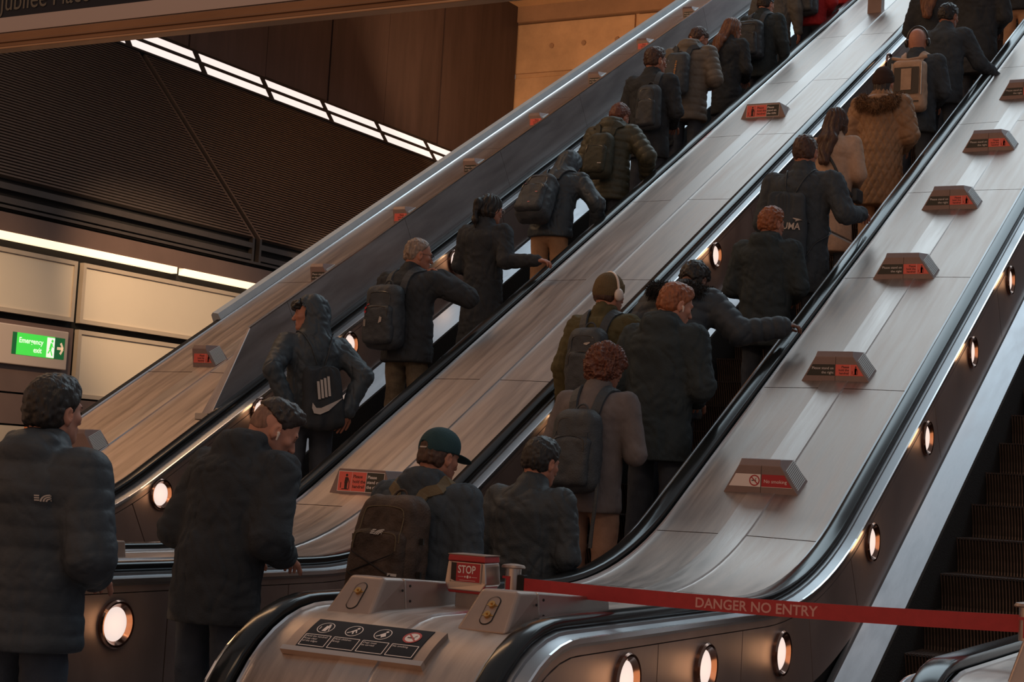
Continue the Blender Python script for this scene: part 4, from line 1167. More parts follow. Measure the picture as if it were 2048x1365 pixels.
# ---- templates
def head_template():
    P = [ell((0, -.012, .030), (.076, .096, .088)), ell((0, .030, -.030), (.058, .062, .082)), ell((0, -.03, -.01), (.068, .075, .075)),
         ecap((-.046, .0, -.060), (-.014, .062, -.094), .022, .020, k=.03), ecap((.046, .0, -.060), (.014, .062, -.094), .022, .020, k=.03),
         ell((0, .074, -.092), (.022, .018, .018), k=.02), ecap((0, .086, .008), (0, .110, -.030), .007, .011, k=.012),
         ell((0, .106, -.036), (.016, .012, .009), k=.008), ecap((-.034, .080, .020), (.034, .080, .020), .011, .011, k=.014),
         ecap((-.020, .088, -.058), (.020, .088, -.058), .0075, .0075, k=.006), ecap((-.018, .086, -.068), (.018, .086, -.068), .0085, .0085, k=.006),
         ell((-.044, .060, -.022), (.018, .020, .016), k=.02), ell((.044, .060, -.022), (.018, .020, .016), k=.02),
         ecap((0, -.025, -.06), (0, -.045, -.19), .055, .060, k=.03)]
    for s in (-1, 1):
        M = rotm(yaw=-s*.45)
        P += [ell((s*.080, -.010, -.014), (.009, .020, .033), M, k=.008), ecap((s*.074, .0, -.035), (s*.076, -.004, -.045), .008, .007, k=.006),
              ell((s*.031, .078, -.001), (.013, .012, .012), k=.003)]
    subs = [ell((s*.032, .098, -.001), (.020, .014, .012), k=.012) for s in (-1, 1)]+[ell((s*.089, -.004, -.012), (.006, .010, .018), rotm(yaw=-s*.45), k=.006) for s in (-1, 1)]
    P2 = [p for p in P]
    V, Q = solid(P2, .0045, subs=subs, smooth=0)
    return V, Q
def hand_template(curl, spread=.0, thumb=.5):
    """right hand, wrist at 0, fingers along -z, palm looks to -x, thumb side +y"""
    P = [ell((0, 0, -.045), (.016, .041, .050), k=.015), ell((-.006, .020, -.040), (.016, .020, .032), k=.015), ecap((0, 0, .03), (0, 0, -.02), .024, .026, .030, .032, Rv=(1, 0, 0), k=.02)]
    for i, (y, L, r) in enumerate(((.030, .072, .0088), (.010, .080, .0092), (-.011, .074, .0088), (-.030, .058, .0078))):
        p = np.array([0, y, -.082+abs(y)*.25]); a = curl*.5
        dirs = []
        for j, fr in enumerate((.45, .31, .24)):
            a += curl*(1.0 if j else .3)
            d = np.array([-math.sin(a), spread*y*4, -math.cos(a)]); q = p+d*L*fr
            P.append(ecap(p, q, r*(1-.08*j), r*(1-.08*(j+1)), k=.004 if j == 0 else .003)); p = q
    t0 = np.array([-.004, .030, -.022]); t1 = t0+np.array([-.010, .026, -.030]); t2 = t1+np.array([-.012-.010*thumb, .010, -.030])
    t3 = t2+np.array([-.012*thumb, .000, -.022])
    P += [ecap(t0, t1, .014, .0115, k=.012), ecap(t1, t2, .0112, .0098, k=.004), ecap(t2, t3, .0096, .0078, k=.003)]
    return solid(P, .0042, smooth=0)
HEADT = head_template()
HANDS = {'relax': hand_template(.30), 'grip': hand_template(.62, thumb=1.), 'flat': hand_template(.16, .6, .2), 'fist': hand_template(1.15, thumb=1.5)}
# ---- materials for people
def cloth(name, col, rough=.85, bump=(140, .25), sheen=.0, noise=None, spec=.25, metal=0):
    return mat('cloth_'+name, col, rough, metal, noise=noise or (9, .18), bump=bump, spec=spec, sheen=sheen)
def skin(name, col): return mat('skin_'+name, col, .5, 0, noise=(30, .08), spec=.35)
def hairm(name, col): return mat('hair_'+name, col, .42, 0, noise=(60, .45), bump=(90, .5), spec=.4, stretch=(1, 1, .22))
SK = {'fair': skin('fair', (.50, .235, .165)), 'warm': skin('warm', (.42, .185, .125)), 'tan': skin('tan', (.33, .145, .095)), 'brown': skin('brown', (.17, .085, .06))}
HC = {'black': hairm('black', (.019, .016, .015)), 'dark': hairm('dark', (.030, .021, .018)), 'brown': hairm('brown', (.065, .032, .022)), 'ginger': hairm('ginger', (.26, .085, .035)),
      'grey': hairm('grey', (.26, .19, .15)), 'lbrown': hairm('lbrown', (.17, .075, .042)), 'curl': hairm('curl', (.13, .045, .028)), 'shave': hairm('shave', (.20, .105, .075))}
CB = {'black': cloth('black', (0.0381, 0.0441, 0.0514)), 'coal': cloth('coal', (0.0516, 0.0647, 0.0794)), 'teal': cloth('teal', (0.0345, 0.0469, 0.0540)), 'navy': cloth('navy', (0.0351, 0.0448, 0.0540), .6, spec=.4),
      'puffblack': cloth('puffblack', (0.0417, 0.0529, 0.0663), .56, (60, .15), spec=.28), 'leather': cloth('leather', (0.0442, 0.0588, 0.0729), .50, (50, .2), spec=.35),
      'olive': cloth('olive', (0.0900, 0.0780, 0.0390)), 'puffgreen': cloth('puffgreen', (0.0600, 0.0600, 0.0390), .5, (60, .2), spec=.4), 'puffgrey': cloth('puffgrey', (0.1575, 0.1350, 0.1125), .55, (60, .2)),
      'blazer': cloth('blazer', (0.1500, 0.1320, 0.1340), .9, (300, .2)), 'beige': cloth('beige', (0.5000, 0.3450, 0.2550), .85), 'parka': cloth('parka', (0.3105, 0.1782, 0.0978), .6, (50, .25), spec=.4),
      'red': cloth('red', (0.4600, 0.0345, 0.0403)), 'greygreen': cloth('greygreen', (0.1275, 0.1230, 0.1140)),
      'jeans': cloth('jeans', (0.0491, 0.0617, 0.0828)), 'khaki': cloth('khaki', (0.2300, 0.1782, 0.1207), noise=(5, .3)), 'camo': cloth('camo', (0.1275, 0.1050, 0.0750), noise=(9, .5)), 'tan': cloth('tan', (0.3910, 0.2300, 0.1323)),
      'sandtrouser': cloth('sandtrouser', (0.4830, 0.2875, 0.1725)), 'beigetrouser': cloth('beigetrouser', (0.2990, 0.1898, 0.1437)), 'shoe': cloth('shoe', (0.0491, 0.0588, 0.0663), .5), 'whiteshirt': cloth('whiteshirt', (0.6325, 0.5405, 0.4830)), 'scarf': cloth('scarf', (0.3450, 0.2875, 0.2530)),
      'capgreen': cloth('capgreen', (0.0246, 0.0588, 0.0695)), 'beanieolive': cloth('beanieolive', (0.1500, 0.1050, 0.0540), .9, (160, .8)), 'beaniebrown': cloth('beaniebrown', (0.0600, 0.0360, 0.0300), .95, (160, .8)),
      'bagblack': cloth('bagblack', (0.0442, 0.0529, 0.0629), .55, (120, .4), spec=.4), 'bagbrown': cloth('bagbrown', (0.0675, 0.0450, 0.0345), .6, (120, .4), noise=(7, .6)), 'bagcream': cloth('bagcream', (0.4600, 0.3105, 0.2185), .6), 'bagolive': cloth('bagolive', (0.0525, 0.0540, 0.0390), .6, (100, .4)),
      'strapolive': cloth('strapolive', (0.1500, 0.1125, 0.0675)), 'fur': mat('fur_brown', (.20, .105, .050), .9, 0, noise=(45, .7), bump=(120, 1.), stretch=(1, 1, 1)), 'furblack': mat('fur_black', (.018, .016, .016), .9, 0, noise=(45, .6), bump=(120, 1.))}
M_plwhite = mat('white_plastic', (.72, .62, .56), .3); M_plblack = mat('black_plastic', (.02, .02, .02), .25, coat=.4); M_glassy = mat('spectacle_frame', (.10, .07, .06), .2, .6)
M_eye = mat('eye_white', (.45, .36, .32), .3); M_logo = mat('logo_white', (.50, .44, .40), .6)
ARMS = {'down': ((.245, -.03, .215), (.265, .05, -.045)), 'front': ((.235, .0, .205), (.12, .235, .14)), 'pocket': ((.262, -.035, .205), (.145, .14, .09)), 'phone': ((.255, .0, .20), (.10, .26, .22)),
        'rail': ((.30, .10, .22), (.40, .33, .16)), 'back': ((.335, -.185, .235), (.17, -.185, -.02)), 'chin': ((.23, .15, .24), (.085, .20, .475)), 'elbow': ((.345, -.03, .255), (.20, .20, .10))}
G = .40
PEOPLE = {}
def person(key, label, px, py, H=1.75, lane=(-4.3, -3.7), rz=0, lean=0, hunch=0, hy=0, hp=0, hroll=0, hair='short', hc='dark', sk='fair', top='black', coat='jacket', hem=.82, t=.018, puff=0, quilt=0,
           hood=None, hoodm=None, arms=('down', 'down'), armL=None, armR=None, hands=('relax', 'relax'), pants='jeans', res=.011, fixed=None, legs=0, collar=None, bulk=1., wide=1., group=None, face=True, beard=None, flare=0, seed=None, palms=(None, None), reachL=None, reachR=None, wrk=1.):
    s = H/1.76; seed = (sum(map(ord, key))) if seed is None else seed
    l = R(lean); lh = R(lean+hunch)
    hip = np.array([0, 0, .93*s])
    def T(x, f, u):
        x, f, u = x*s, f*s, u*s
        lo = min(u, .25*s); up = u-lo
        a = hip+np.array([x, 0, 0])+lo*np.array([0, math.sin(l), math.cos(l)])+up*np.array([0, math.sin(lh), math.cos(lh)])
        q = lh if u > .25*s else l
        return a+f*np.array([0, math.cos(q), -math.sin(q)])
    # head frame
    Rh = rotm(R(hy), R(hp)+lh*.35, R(hroll))
    pivot = T(0, .0, .575)
    hc_ = pivot+Rh @ (np.array([0, .030, .118])*s)
    Hd = lambda V: hc_+(np.asarray(V)*s) @ Rh.T
    top_pt = Hd([0, -.01, .122+(.02 if hair in ('curly', 'beanie', 'hoodup') else .006)])
    # place: choose the step whose tread carries this height
    cz, sz = math.cos(R(rz)), math.sin(R(rz))
    off = np.array([top_pt[0]*cz-top_pt[1]*sz, top_pt[0]*sz+top_pt[1]*cz])
    d = ray(px, py); best = None
    if fixed is not None: cand = [(fixed, 0.0 if fixed < 8.3 else step_z(fixed))]
    else:
        cand = [(8.493+.3404*k+.17, .697+.19655*k) for k in range(-1, 60)]+[(yy, .0) for yy in (6.0, 6.3, 6.6, 6.9, 7.2)]
        cand = [(y, step_z(y) if y > 7.4 else .022) for y, z in cand]
    for (y, zf) in cand:
        q = CAMP+d*((y+off[1])/d[1]); x = q[0]-off[0]; hh = q[2]-zf
        cost = abs(hh-top_pt[2])*2+max(0, lane[0]-x)*3+max(0, x-lane[1])*3
        if best is None or cost < best[0]: best = (cost, x, y, zf, hh/top_pt[2])
    _, X0, Y0_, Z0, sc_ = best
    if abs(sc_-1) > .09: print('SCALE?', key, round(sc_, 3))
    print('PERSON', key, 'x %.2f y %.2f z %.2f scale %.3f' % (X0, Y0_, Z0, sc_))
    root = empty('person', (X0, Y0_, Z0), R(rz)); tag(root, label, 'person', group); root.scale = (1, 1, 1)
    S_ = sc_      # baked into the meshes
    Wl = Matrix.Translation((X0, Y0_, Z0)) @ Matrix.Rotation(R(rz), 4, 'Z')
    def reach(sd, tgt, L1, L2, sh):
        pxy, xw = tgt; dd = ray(*pxy); wp = CAMP+dd*(xw/dd[0])
        p = np.array(Wl.inverted() @ Vector(tuple(wp)))/sc_
        v = p-sh; L = np.linalg.norm(v); L_ = min(L, (L1+L2)*.985); w_ = sh+v/L*L_
        a = (L1*L1-L2*L2+L_*L_)/(2*L_); h = math.sqrt(max(1e-6, L1*L1-a*a))
        bd = np.array([sd*.5, -.35, -1.]); bd = unit(bd-unit(v)*(bd@unit(v)))
        print('REACH', key, round(float(L), 2)); return sh+unit(v)*a+bd*h, w_
    # ---- arm joints
    sw = .185*wide
    J = {}
    for i, sd in ((0, -1), (1, 1)):
        spec = (armL, armR)[i] or ARMS[arms[i]]
        (ex, ef, eu), (wx, wf, wu) = spec
        sh = T(sd*sw, 0, .475); el = T(sd*(ex+(sw-.185)+t*.5), ef, eu); wr = T(sd*(wx+t*.3), wf, wu)
        # keep arm lengths human
        L1, L2 = .285*s, .255*s
        el = sh+unit(el-sh)*L1; wr = el+unit(wr-el)*L2
        rt = (reachL, reachR)[i]
        if rt: el, wr = reach(sd, rt, L1, L2, sh)
        J[sd] = (sh, el, wr)
    # ---- body: one continuous skin
    ft = .10
    legsP = []
    for sd in (-1, 1):
        kf = legs*sd*.5
        hipj, knee, ank = np.array([sd*.088*s, 0, .90*s]), np.array([sd*.098*s, .015+kf*.08, .49*s]), np.array([sd*.10*s, -.03+kf*.12, .085*s])
        legsP.append((hipj, knee, ank))
    bp = [ecap(T(0, 0, .0), T(0, .01, .20), .150*s, .130*s, .095*s, .085*s), ecap(T(0, .01, .20), T(0, -.0, .42), .130*s, .150*s, .085*s, .095*s), ecap(T(-.12, 0, .47), T(.12, 0, .47), .05*s, .05*s), ecap(T(0, -.01, .45), T(0, -.005, .60), .075*s, .050*s)]
    for (a, b, c) in legsP: bp += [ecap(a, b, .078*s, .052*s), ecap(b, c, .052*s, .036*s), ecap(c-np.array([0, .03, .03])*s, c+np.array([0, .13, -.055])*s, .035*s, .026*s)]
    for sd in (-1, 1):
        sh, el, wr = J[sd]; bp += [ecap(sh, el, .048*s, .038*s, k=.02), ecap(el, wr, .038*s, .026*s, k=.02)]
    V, Q = solid(bp, .020)
    Vs, Qs, n = [V], [Q], len(V)
    hv, hq = HEADT; Vs.append(Hd(hv)); Qs.append(hq+n); n += len(hv)
    for i, sd in ((0, -1), (1, 1)):
        sh, el, wr = J[sd]; tv, tq = HANDS[hands[i]]
        z = -unit(wr-el)
        pal = palms[i]
        if pal is None: pal = np.array([-sd*1., 0., 0.]) if abs(z[2]) > .75 else np.array([-sd*.25, 0, -1.])
        x = -np.asarray(pal, float); x = unit(x-z*(x@z)); y = np.cross(z, x)
        M = np.stack([x, y, z], 1)
        v = tv.copy(); q = tq
        if sd < 0 or True:
            # right template: palm -x, thumb +y ; mirror the thumb side for the left hand
            thumb = np.cross(z, x)
            want = np.array([0, 1., .4])
            if y@want < 0: v[:, 1] *= -1; q = tq[:, ::-1]
        Vs.append(wr-z*.012*s+(v*s*1.02) @ M.T); Qs.append(q+n); n += len(v)
    bV, bQ = np.concatenate(Vs)*S_, np.concatenate(Qs)
    np_obj('body', bV, bQ, SK[sk], root)
    # ---- trousers and shoes
    tp = [ecap(T(0, 0, .06), (0, 0, .90*s), .146*s, .148*s, .104*s, .106*s)]
    for (a, b, c) in legsP: tp += [ecap(a, b, .086*s, .068*s, k=.03), ecap(b, c+np.array([0, 0, .0]), .070*s, .062*s, k=.02)]
    V, Q = solid(tp, .014, cuts=[((0, 0, -1), -.055*s)])
    N = vnorm(V, Q); V = V+N*(noise3(V*[1, 1, .6], 14, seed)*.008+noise3(V, 34, seed+1)*.003)[:, None]
    np_obj('trousers', V*S_, Q, CB[pants], root)
    for (a, b, c) in legsP:
        x = c[0]
        V, Q = solid([ell((x, c[1]-.015*s, .045*s), (.042*s, .06*s, .05*s)), ecap((x, c[1]+.03*s, .045*s), (x, c[1]+.145*s, .030*s), .042*s, .040*s, .040*s, .03*s)], .010, cuts=[((0, 0, -1), -.0)])
        np_obj('shoe', V*S_, Q, CB['shoe'], root)
    # ---- coat
    tt = t; W = wide
    hz = hem*s
    jp = [ecap(T(0, -.002, .10), T(0, -.012, .395), (.150*W+tt)*s, (.165*W+tt)*s, (.100+tt)*s, (.112+tt)*s, k=.04),
          ecap(T(-.116*W, -.008, .446), T(.116*W, -.008, .446), (.056+tt)*s, (.056+tt)*s, k=.07),
          ecap(T(0, -.022, .43), T(0, -.012, .548), (.150+tt)*s, (.066+tt*.6)*s, (.088+tt)*s, (.064+tt*.6)*s, k=.06),
          ecap(T(0, 0, .12), (0, 0, hz+.03), (.154*W+tt)*s, (.170*W+tt+flare)*s, (.102+tt)*s, (.124+tt+flare*.7)*s, k=.04)]
    if coat == 'hoodup' or (hood == 'down'): pass
    # stand collar
    jp.append(ecap(T(0, -.004, .53), T(0, .006, .575), (.070+tt*.5)*s, (.066+tt*.5)*s, (.068+tt*.5)*s, (.064+tt*.5)*s, k=.015))
    segs = [(T(0, 0, 0), T(0, 0, .52), .17)]
    for sd in (-1, 1):
        sh, el, wr = J[sd]
        jp += [ecap(sh, el, (.058+tt)*s, (.047+tt)*s, k=.045), ecap(el, wr+unit(wr-el)*.012, (.047+tt)*s, (.036+tt*.8)*s, k=.018)]
        segs += [(sh, el, .065), (el, wr, .055)]
    if hood == 'down':
        jp += [ell(T(0, -.085, .530), (.120*s, .070*s, .085*s), rotm(pitch=lh-.5), k=.03), ecap(T(-.075, -.02, .545), T(-.04, .06, .50), .030*s, .026*s, k=.03), ecap(T(.075, -.02, .545), T(.04, .06, .50), .030*s, .026*s, k=.03),
               ecap(T(-.075, -.075, .585), T(.075, -.075, .585), .026*s, .026*s, k=.025), ecap(T(-.085, -.06, .58), T(-.075, .05, .535), .028*s, .024*s, k=.02), ecap(T(.085, -.06, .58), T(.075, .05, .535), .028*s, .024*s, k=.02)]
    subs = []
    if hood == 'up':
        jp += [ell(Hd([0, -.020, .018]), np.array([.102, .128, .128])*s, Rh, k=.03), ecap(Hd([0, -.045, -.05]), T(0, -.05, .50), .095*s, .115*s, .10*s, .09*s, k=.05)]
        subs = [ell(Hd([0, .115, -.01]), np.array([.082, .118, .115])*s, Rh, k=.012), ell(Hd([0, .03, -.0]), np.array([.086, .11, .108])*s, Rh, k=.01)]
    V, Q = solid(jp, res, cuts=[((0, 0, -1), -hz)], subs=subs)
    N = vnorm(V, Q)
    # coordinate along the nearest limb
    D = []; Hh = []
    for (a, b, r) in segs:
        ab = b-a; h = ((V-a) @ ab)/(ab @ ab); hc2 = np.clip(h, 0, 1); D.append(np.linalg.norm(V-a-hc2[:, None]*ab, axis=1)/r); Hh.append(h*np.linalg.norm(ab))
    sel = np.argmin(D, 0); al = np.array(Hh)[sel, np.arange(len(V))]
    Vd = V+np.stack([noise3(V, 6, seed+11), noise3(V, 6, seed+12), noise3(V, 6, seed+13)], 1)*.05
    disp = noise3(Vd*[1, 1, .55], 8, seed)*.009+noise3(Vd*[1, 1, 1.6], 22, seed+3)*.0045
    dr = noise3(Vd*[1.3, 1.3, .32], 15, seed+7); disp += -(1-np.clip(np.abs(dr)*5, 0, 1))*.0065+.002
    dr = noise3((Vd+V[:, [0]]*np.array([0, 0, 1.]))*[.5, .5, 1.6], 11, seed+8); disp += -(1-np.clip(np.abs(dr)*6, 0, 1))*.0045
    arm = sel > 0; disp = disp*wrk
    if puff:
        ph = al/(.072*s)+.35*noise3(V, 5, seed+5)*.25; disp = disp*.45+puff*(np.sqrt(np.abs(np.sin(np.pi*ph)))-.75)
    if quilt:
        a = np.arctan2(V[:, 0], -V[:, 1]+.001)*.20; u = (a+V[:, 2]*.62)/.078; v = (a-V[:, 2]*.62)/.078
        e = np.minimum(np.abs(u-np.round(u)), np.abs(v-np.round(v))); disp = disp*.6+quilt*(np.clip(e*4.5, 0, 1)**.6-.8)
    low = np.clip((V[:, 2]-hz)/.02, 0, 1); V = V+N*(disp*low)[:, None]
    np_obj('coat' if hem < .7 else 'jacket', V*S_, Q, CB[top], root)
    if hood == 'fur':
        fr = .048
        fp = [ecap(T(-.165, .0, .525), T(-.125, -.150, .470), fr*s, fr*s, k=.03), ecap(T(-.125, -.150, .470), T(0, -.185, .430), fr*s, fr*s, k=.03), ecap(T(0, -.185, .430), T(.125, -.150, .470), fr*s, fr*s, k=.03), ecap(T(.125, -.150, .470), T(.165, .0, .525), fr*s, fr*s, k=.03), ecap(T(.165, .0, .525), T(.08, .09, .51), fr*s, .030*s, k=.03), ecap(T(-.165, .0, .525), T(-.08, .09, .51), fr*s, .030*s, k=.03)]
        V, Q = solid(fp, .008); N = vnorm(V, Q)
        V = V+N*(noise3(V, 60, seed)*.008+noise3(V, 25, 3)*.008)[:, None]
        rg = np.random.RandomState(seed); nS = 4200; ii = rg.randint(0, len(V), nS); n0 = N[ii]+rg.randn(nS, 3)*.45+np.array([0, -.25, -.35]); n0 /= np.linalg.norm(n0, axis=1)[:, None]
        t0 = np.cross(n0, rg.randn(nS, 3)); t0 /= np.linalg.norm(t0, axis=1)[:, None]; L_ = (.018+.022*rg.rand(nS))[:, None]
        cl = noise3(V[ii], 30, 5)[:, None]*.5; n1 = n0+t0*cl; W_ = .0019
        sp = np.stack([V[ii]-t0*W_, V[ii]+t0*W_, V[ii]+n1*L_*.6+t0*W_*.8, V[ii]+n1*L_*.6-t0*W_*.8, V[ii]+n1*L_+np.array([0, 0, -.012])+t0*.0003, V[ii]+n1*L_+np.array([0, 0, -.012])-t0*.0003], 1).reshape(-1, 3)
        b0 = len(V)+6*np.arange(nS)[:, None]; sq = np.concatenate([b0+np.array([0, 1, 2, 3]), b0+np.array([3, 2, 4, 5])])
        np_obj('fur_trim', np.concatenate([V, sp])*S_, np.concatenate([Q, sq]), CB[hoodm or 'fur'], root)
        V, Q = solid([ell(T(0, -.075, .505), (.135*s, .10*s, .060*s), k=.03)], .012); np_obj('hood_lining', V*S_, Q, CB[top], root)
    if collar:
        V, Q = solid([ecap(T(0, .0, .555), T(0, .008, .605), .062*s, .060*s, .064*s, .060*s)], .007); N = vnorm(V, Q); V = V+N*(noise3(V, 30, seed)*.003)[:, None]
        np_obj('collar', V*S_, Q, CB[collar], root)
    # ---- hair and headgear
    def hp_(V): return Hd(V)*S_
    cut_face = ((0, .80, -.60), .012); nape = ((0, -.25, -1), .088)
    rs = .0055
    def strands(V, Q, amp, f=(90, 90, 22), s2=0):
        V = V+np.stack([noise3(V, 70, seed+s2+q) for q in (21, 22, 23)], 1)*.0028
        N = vnorm(V, Q); return V+N*(noise3(V*np.array(f)/50., 50, seed+s2)*amp)[:, None]
    if hair in ('short', 'fade', 'thick', 'receding', 'curlyshort', 'crop'):
        e = {'short': .010, 'fade': .007, 'thick': .012, 'receding': .006, 'curlyshort': .014, 'crop': .005}[hair]
        P = [ell((0, -.014, .030), (.077+e, .098+e, .090+e*1.2), k=.02), ell((0, -.035, -.015), (.070+e, .074+e, .070+e*.5), k=.02)]
        if hair in ('short', 'thick', 'fade', 'curlyshort'): P.append(ell((0, .030, .085), (.055, .055, .035+e*.5), k=.03))
        subs_ = [ell((s_*.092, -.008, -.018), (.022, .026, .036), k=.008) for s_ in (-1, 1)]
        np_ = ((0, -.25, -1), .082) if hair != 'fade' else ((0, -.35, -1), -.012)
        cf = cut_face if hair != 'receding' else ((0, .80, -.60), -.012)
        V, Q = solid(P, rs, cuts=[cf, np_], subs=subs_)
        V = strands(V, Q, .0035 if hair != 'curlyshort' else .007, (70, 70, 25) if hair != 'curlyshort' else (60, 60, 60)); V = strands(V, Q, .0016 if hair == 'thick' else .0042, (30, 30, 14), 4)
        np_obj('hair', hp_(V), Q, HC[hc], root)
        if hair == 'fade':
            V, Q = solid([ell((0, -.014, .028), (.0772, .0975, .089), k=.02), ell((0, -.033, -.012), (.0695, .0765, .0765), k=.02)], rs, cuts=[cut_face, ((0, -.25, -1), .07)], subs=subs_)
            np_obj('shaved_hair', hp_(V), Q, HC['shave'], root)
    elif hair == 'curly':
        P = [ell((0, -.018, .035), (.105, .118, .108), k=.02), ell((0, -.045, -.03), (.100, .090, .085), k=.03), ell((.07, .0, -.02), (.035, .05, .06), k=.02), ell((-.07, .0, -.02), (.035, .05, .06), k=.02)]
        V, Q = solid(P, .0045, cuts=[((0, .80, -.60), .030), ((0, -.1, -1), .110)])
        N = vnorm(V, Q); c = np.abs(noise3(V, 55, seed)); V = V+N*((.35-c)*.014+noise3(V, 24, seed+2)*.013+(.3-np.abs(noise3(V, 85, seed+9)))*.016+noise3(V, 170, seed)*.004)[:, None]
        np_obj('hair', hp_(V), Q, HC[hc], root)
    elif hair in ('long', 'pony'):
        P = [ell((0, -.016, .030), (.088, .110, .102), k=.02), ell((0, -.040, -.03), (.084, .085, .085), k=.03)]
        if hair == 'long': P += [ecap((0, -.060, -.02), (0, -.145, -.18), .092, .100, .060, .055, k=.04), ecap((0, -.145, -.18), (.01, -.205, -.40), .098, .055, .052, .036, k=.03), ecap((.068, .015, -.0), (.078, .0, -.17), .030, .018, k=.03), ecap((-.068, .015, -.0), (-.078, .0, -.17), .030, .018, k=.03)]
        else: P += [ecap((0, -.105, .055), (0, -.150, .02), .026, .034, k=.02), ecap((0, -.150, .02), (0, -.150, -.13), .034, .026, k=.02), ecap((0, -.150, -.13), (0, -.135, -.20), .026, .008, k=.02)]
        V, Q = solid(P, .006, cuts=[((0, .80, -.55), .030)] if hair == 'pony' else [((0, .9, -.35), .045)], subs=[ell((0, .085, -.03), (.066, .07, .10), k=.01)])
        ang = np.arctan2(V[:, 0], -V[:, 1]-.02); N = vnorm(V, Q)
        wv = np.sin(ang*16+np.sin(V[:, 2]*30+seed)*1.6+noise3(V, 9, seed)*3)*.0045+noise3(V*[1, 1, .3], 60, seed)*.004
        V = V+N*wv[:, None]; V[:, 0] += np.sin(V[:, 2]*26+ang*2)*.006*(V[:, 2] < -.05)
        np_obj('hair', hp_(V), Q, HC[hc], root)
    elif hair == 'cap':
        V, Q = solid([ell((0, -.014, .030), (.082, .102, .093), k=.02), ell((0, -.036, -.02), (.078, .082, .078), k=.02)], rs, cuts=[cut_face, ((0, -.25, -1), .078)], subs=[ell((s_*.092, -.008, -.018), (.022, .026, .036), k=.008) for s_ in (-1, 1)])
        np_obj('hair', hp_(strands(V, Q, .003)), Q, HC[hc], root)
        V, Q = solid([ell((0, -.012, .034), (.090, .110, .100), k=.01), ell((0, .0, .07), (.072, .09, .062), k=.03)], rs, cuts=[((0, .10, -1), -.016)], subs=[ell((0, -.115, .028), (.030, .03, .020), k=.004)])
        np_obj('cap', hp_(V), Q, CB[HG], root)
        V, Q = solid([ell((0, .115, .020), (.074, .075, .008), rotm(pitch=.20), k=.01)], .0045, cuts=[((0, -1, 0), -.075)])
        np_obj('cap_peak', hp_(V), Q, CB[HG], root)
        mb = MB(); pts = [(.030*math.cos(a), -.108+.006*abs(math.sin(a)), .026-.0+.012*math.sin(a)-.012) for a in np.linspace(math.pi, 2*math.pi, 9)]
        mb.tube([tuple(hp_([p])[0]) for p in [(-.03, -.106, .020), (-.015, -.115, .018), (0, -.118, .017), (.015, -.115, .018), (.03, -.106, .020)]], .004, 6); mb.build('cap_strap', M_logo, root)
    elif hair in ('beanie', 'beaniehair'):
        V, Q = solid([ell((0, -.012, .036), (.088, .108, .104), k=.02), ell((0, -.03, .0), (.084, .094, .075), k=.02)], rs, cuts=[((0, .35, -1), .012)])
        N = vnorm(V, Q); an = np.arctan2(V[:, 0], V[:, 1]); V = V+N*(np.sin(an*46)*.0012)[:, None]
        np_obj('beanie', hp_(V), Q, CB[HG], root)
        V, Q = solid([ecap((0, -.014, .026), (0, -.014, .046), .094, .093, .114, .112, k=.01)], .0055, cuts=[((0, .35, -1), .010), ((0, -.35, 1), .050)])
        N = vnorm(V, Q); an = np.arctan2(V[:, 0], V[:, 1]); V = V+N*(np.sin(an*46)*.0012)[:, None]
        np_obj('beanie_cuff', hp_(V), Q, CB[HG], root)
        if hair == 'beaniehair':
            V, Q = solid([ecap((0, -.045, -.01), (0, -.065, -.11), .078, .070, .055, .05, k=.03)], .007, subs=[ell((0, .085, -.03), (.066, .09, .10), k=.01)]); np_obj('hair', hp_(strands(V, Q, .004)), Q, HC[hc], root)
        else:
            V, Q = solid([ell((0, -.036, -.02), (.078, .082, .078), k=.02)], rs, cuts=[cut_face, ((0, -.25, -1), .078)], subs=[ell((s_*.092, -.008, -.018), (.022, .026, .036), k=.008) for s_ in (-1, 1)]); np_obj('hair', hp_(V), Q, HC[hc], root)
    elif hair == 'fringe':   # curls showing under a raised hood
        V, Q = solid([ell((0, .075, .060), (.072, .045, .035), k=.02), ell((-.03, .095, .045), (.03, .028, .024), k=.02), ell((.03, .095, .048), (.03, .028, .024), k=.02)], rs)
        N = vnorm(V, Q); V = V+N*(noise3(V, 45, seed)*.010)[:, None]; np_obj('hair', hp_(V), Q, HC[hc], root)
    if beard:
        V, Q = solid([ell((0, .034, -.062), (.0615, .058, .050), k=.01), ell((0, .066, -.088), (.028, .028, .026), k=.02)], .006, cuts=[((0, 0, 1), -.052)]); np_obj('beard', hp_(strands(V, Q, .003)), Q, HC[beard], root)
    if face:
        mb = MB()
        for sd in (-1, 1):
            c = hp_([(sd*.031, .0895, -.001)])[0]; r = .0052*s*S_; V = []; F = []
            f = Rh @ np.array([0, 1., 0]); xx = Rh @ np.array([1., 0, 0]); zz = Rh @ np.array([0, 0, 1.])
            V = [c+xx*r*1.5*math.cos(a)+zz*r*.8*math.sin(a) for a in np.linspace(0, 2*math.pi, 12, endpoint=False)]
            mb.add(V, [tuple(range(12))[::-1]])
        mb.build('eye', M_ink, root)
        mb = MB()
        for sd in (-1, 1): mb.tube([tuple(v) for v in hp_([(sd*.016, .0925, .019), (sd*.030, .0915, .024), (sd*.046, .080, .019)])], .0032*s, 6)
        mb.build('eyebrow', HC['black' if hc in ('black', 'dark', 'brown') else hc], root)
    PEOPLE[key] = dict(root=root, T=T, Hd=Hd, Rh=Rh, s=s, S=S_, J=J, jp=jp, lh=lh, l=l, M=Matrix.Translation((X0, Y0_, Z0)) @ Matrix.Rotation(R(rz), 4, 'Z'), rz=R(rz), t=t, top=top)
    return root
HG = 'capgreen'
def world(P, p): return P['M'] @ Vector(tuple(np.asarray(p)*P['S']))
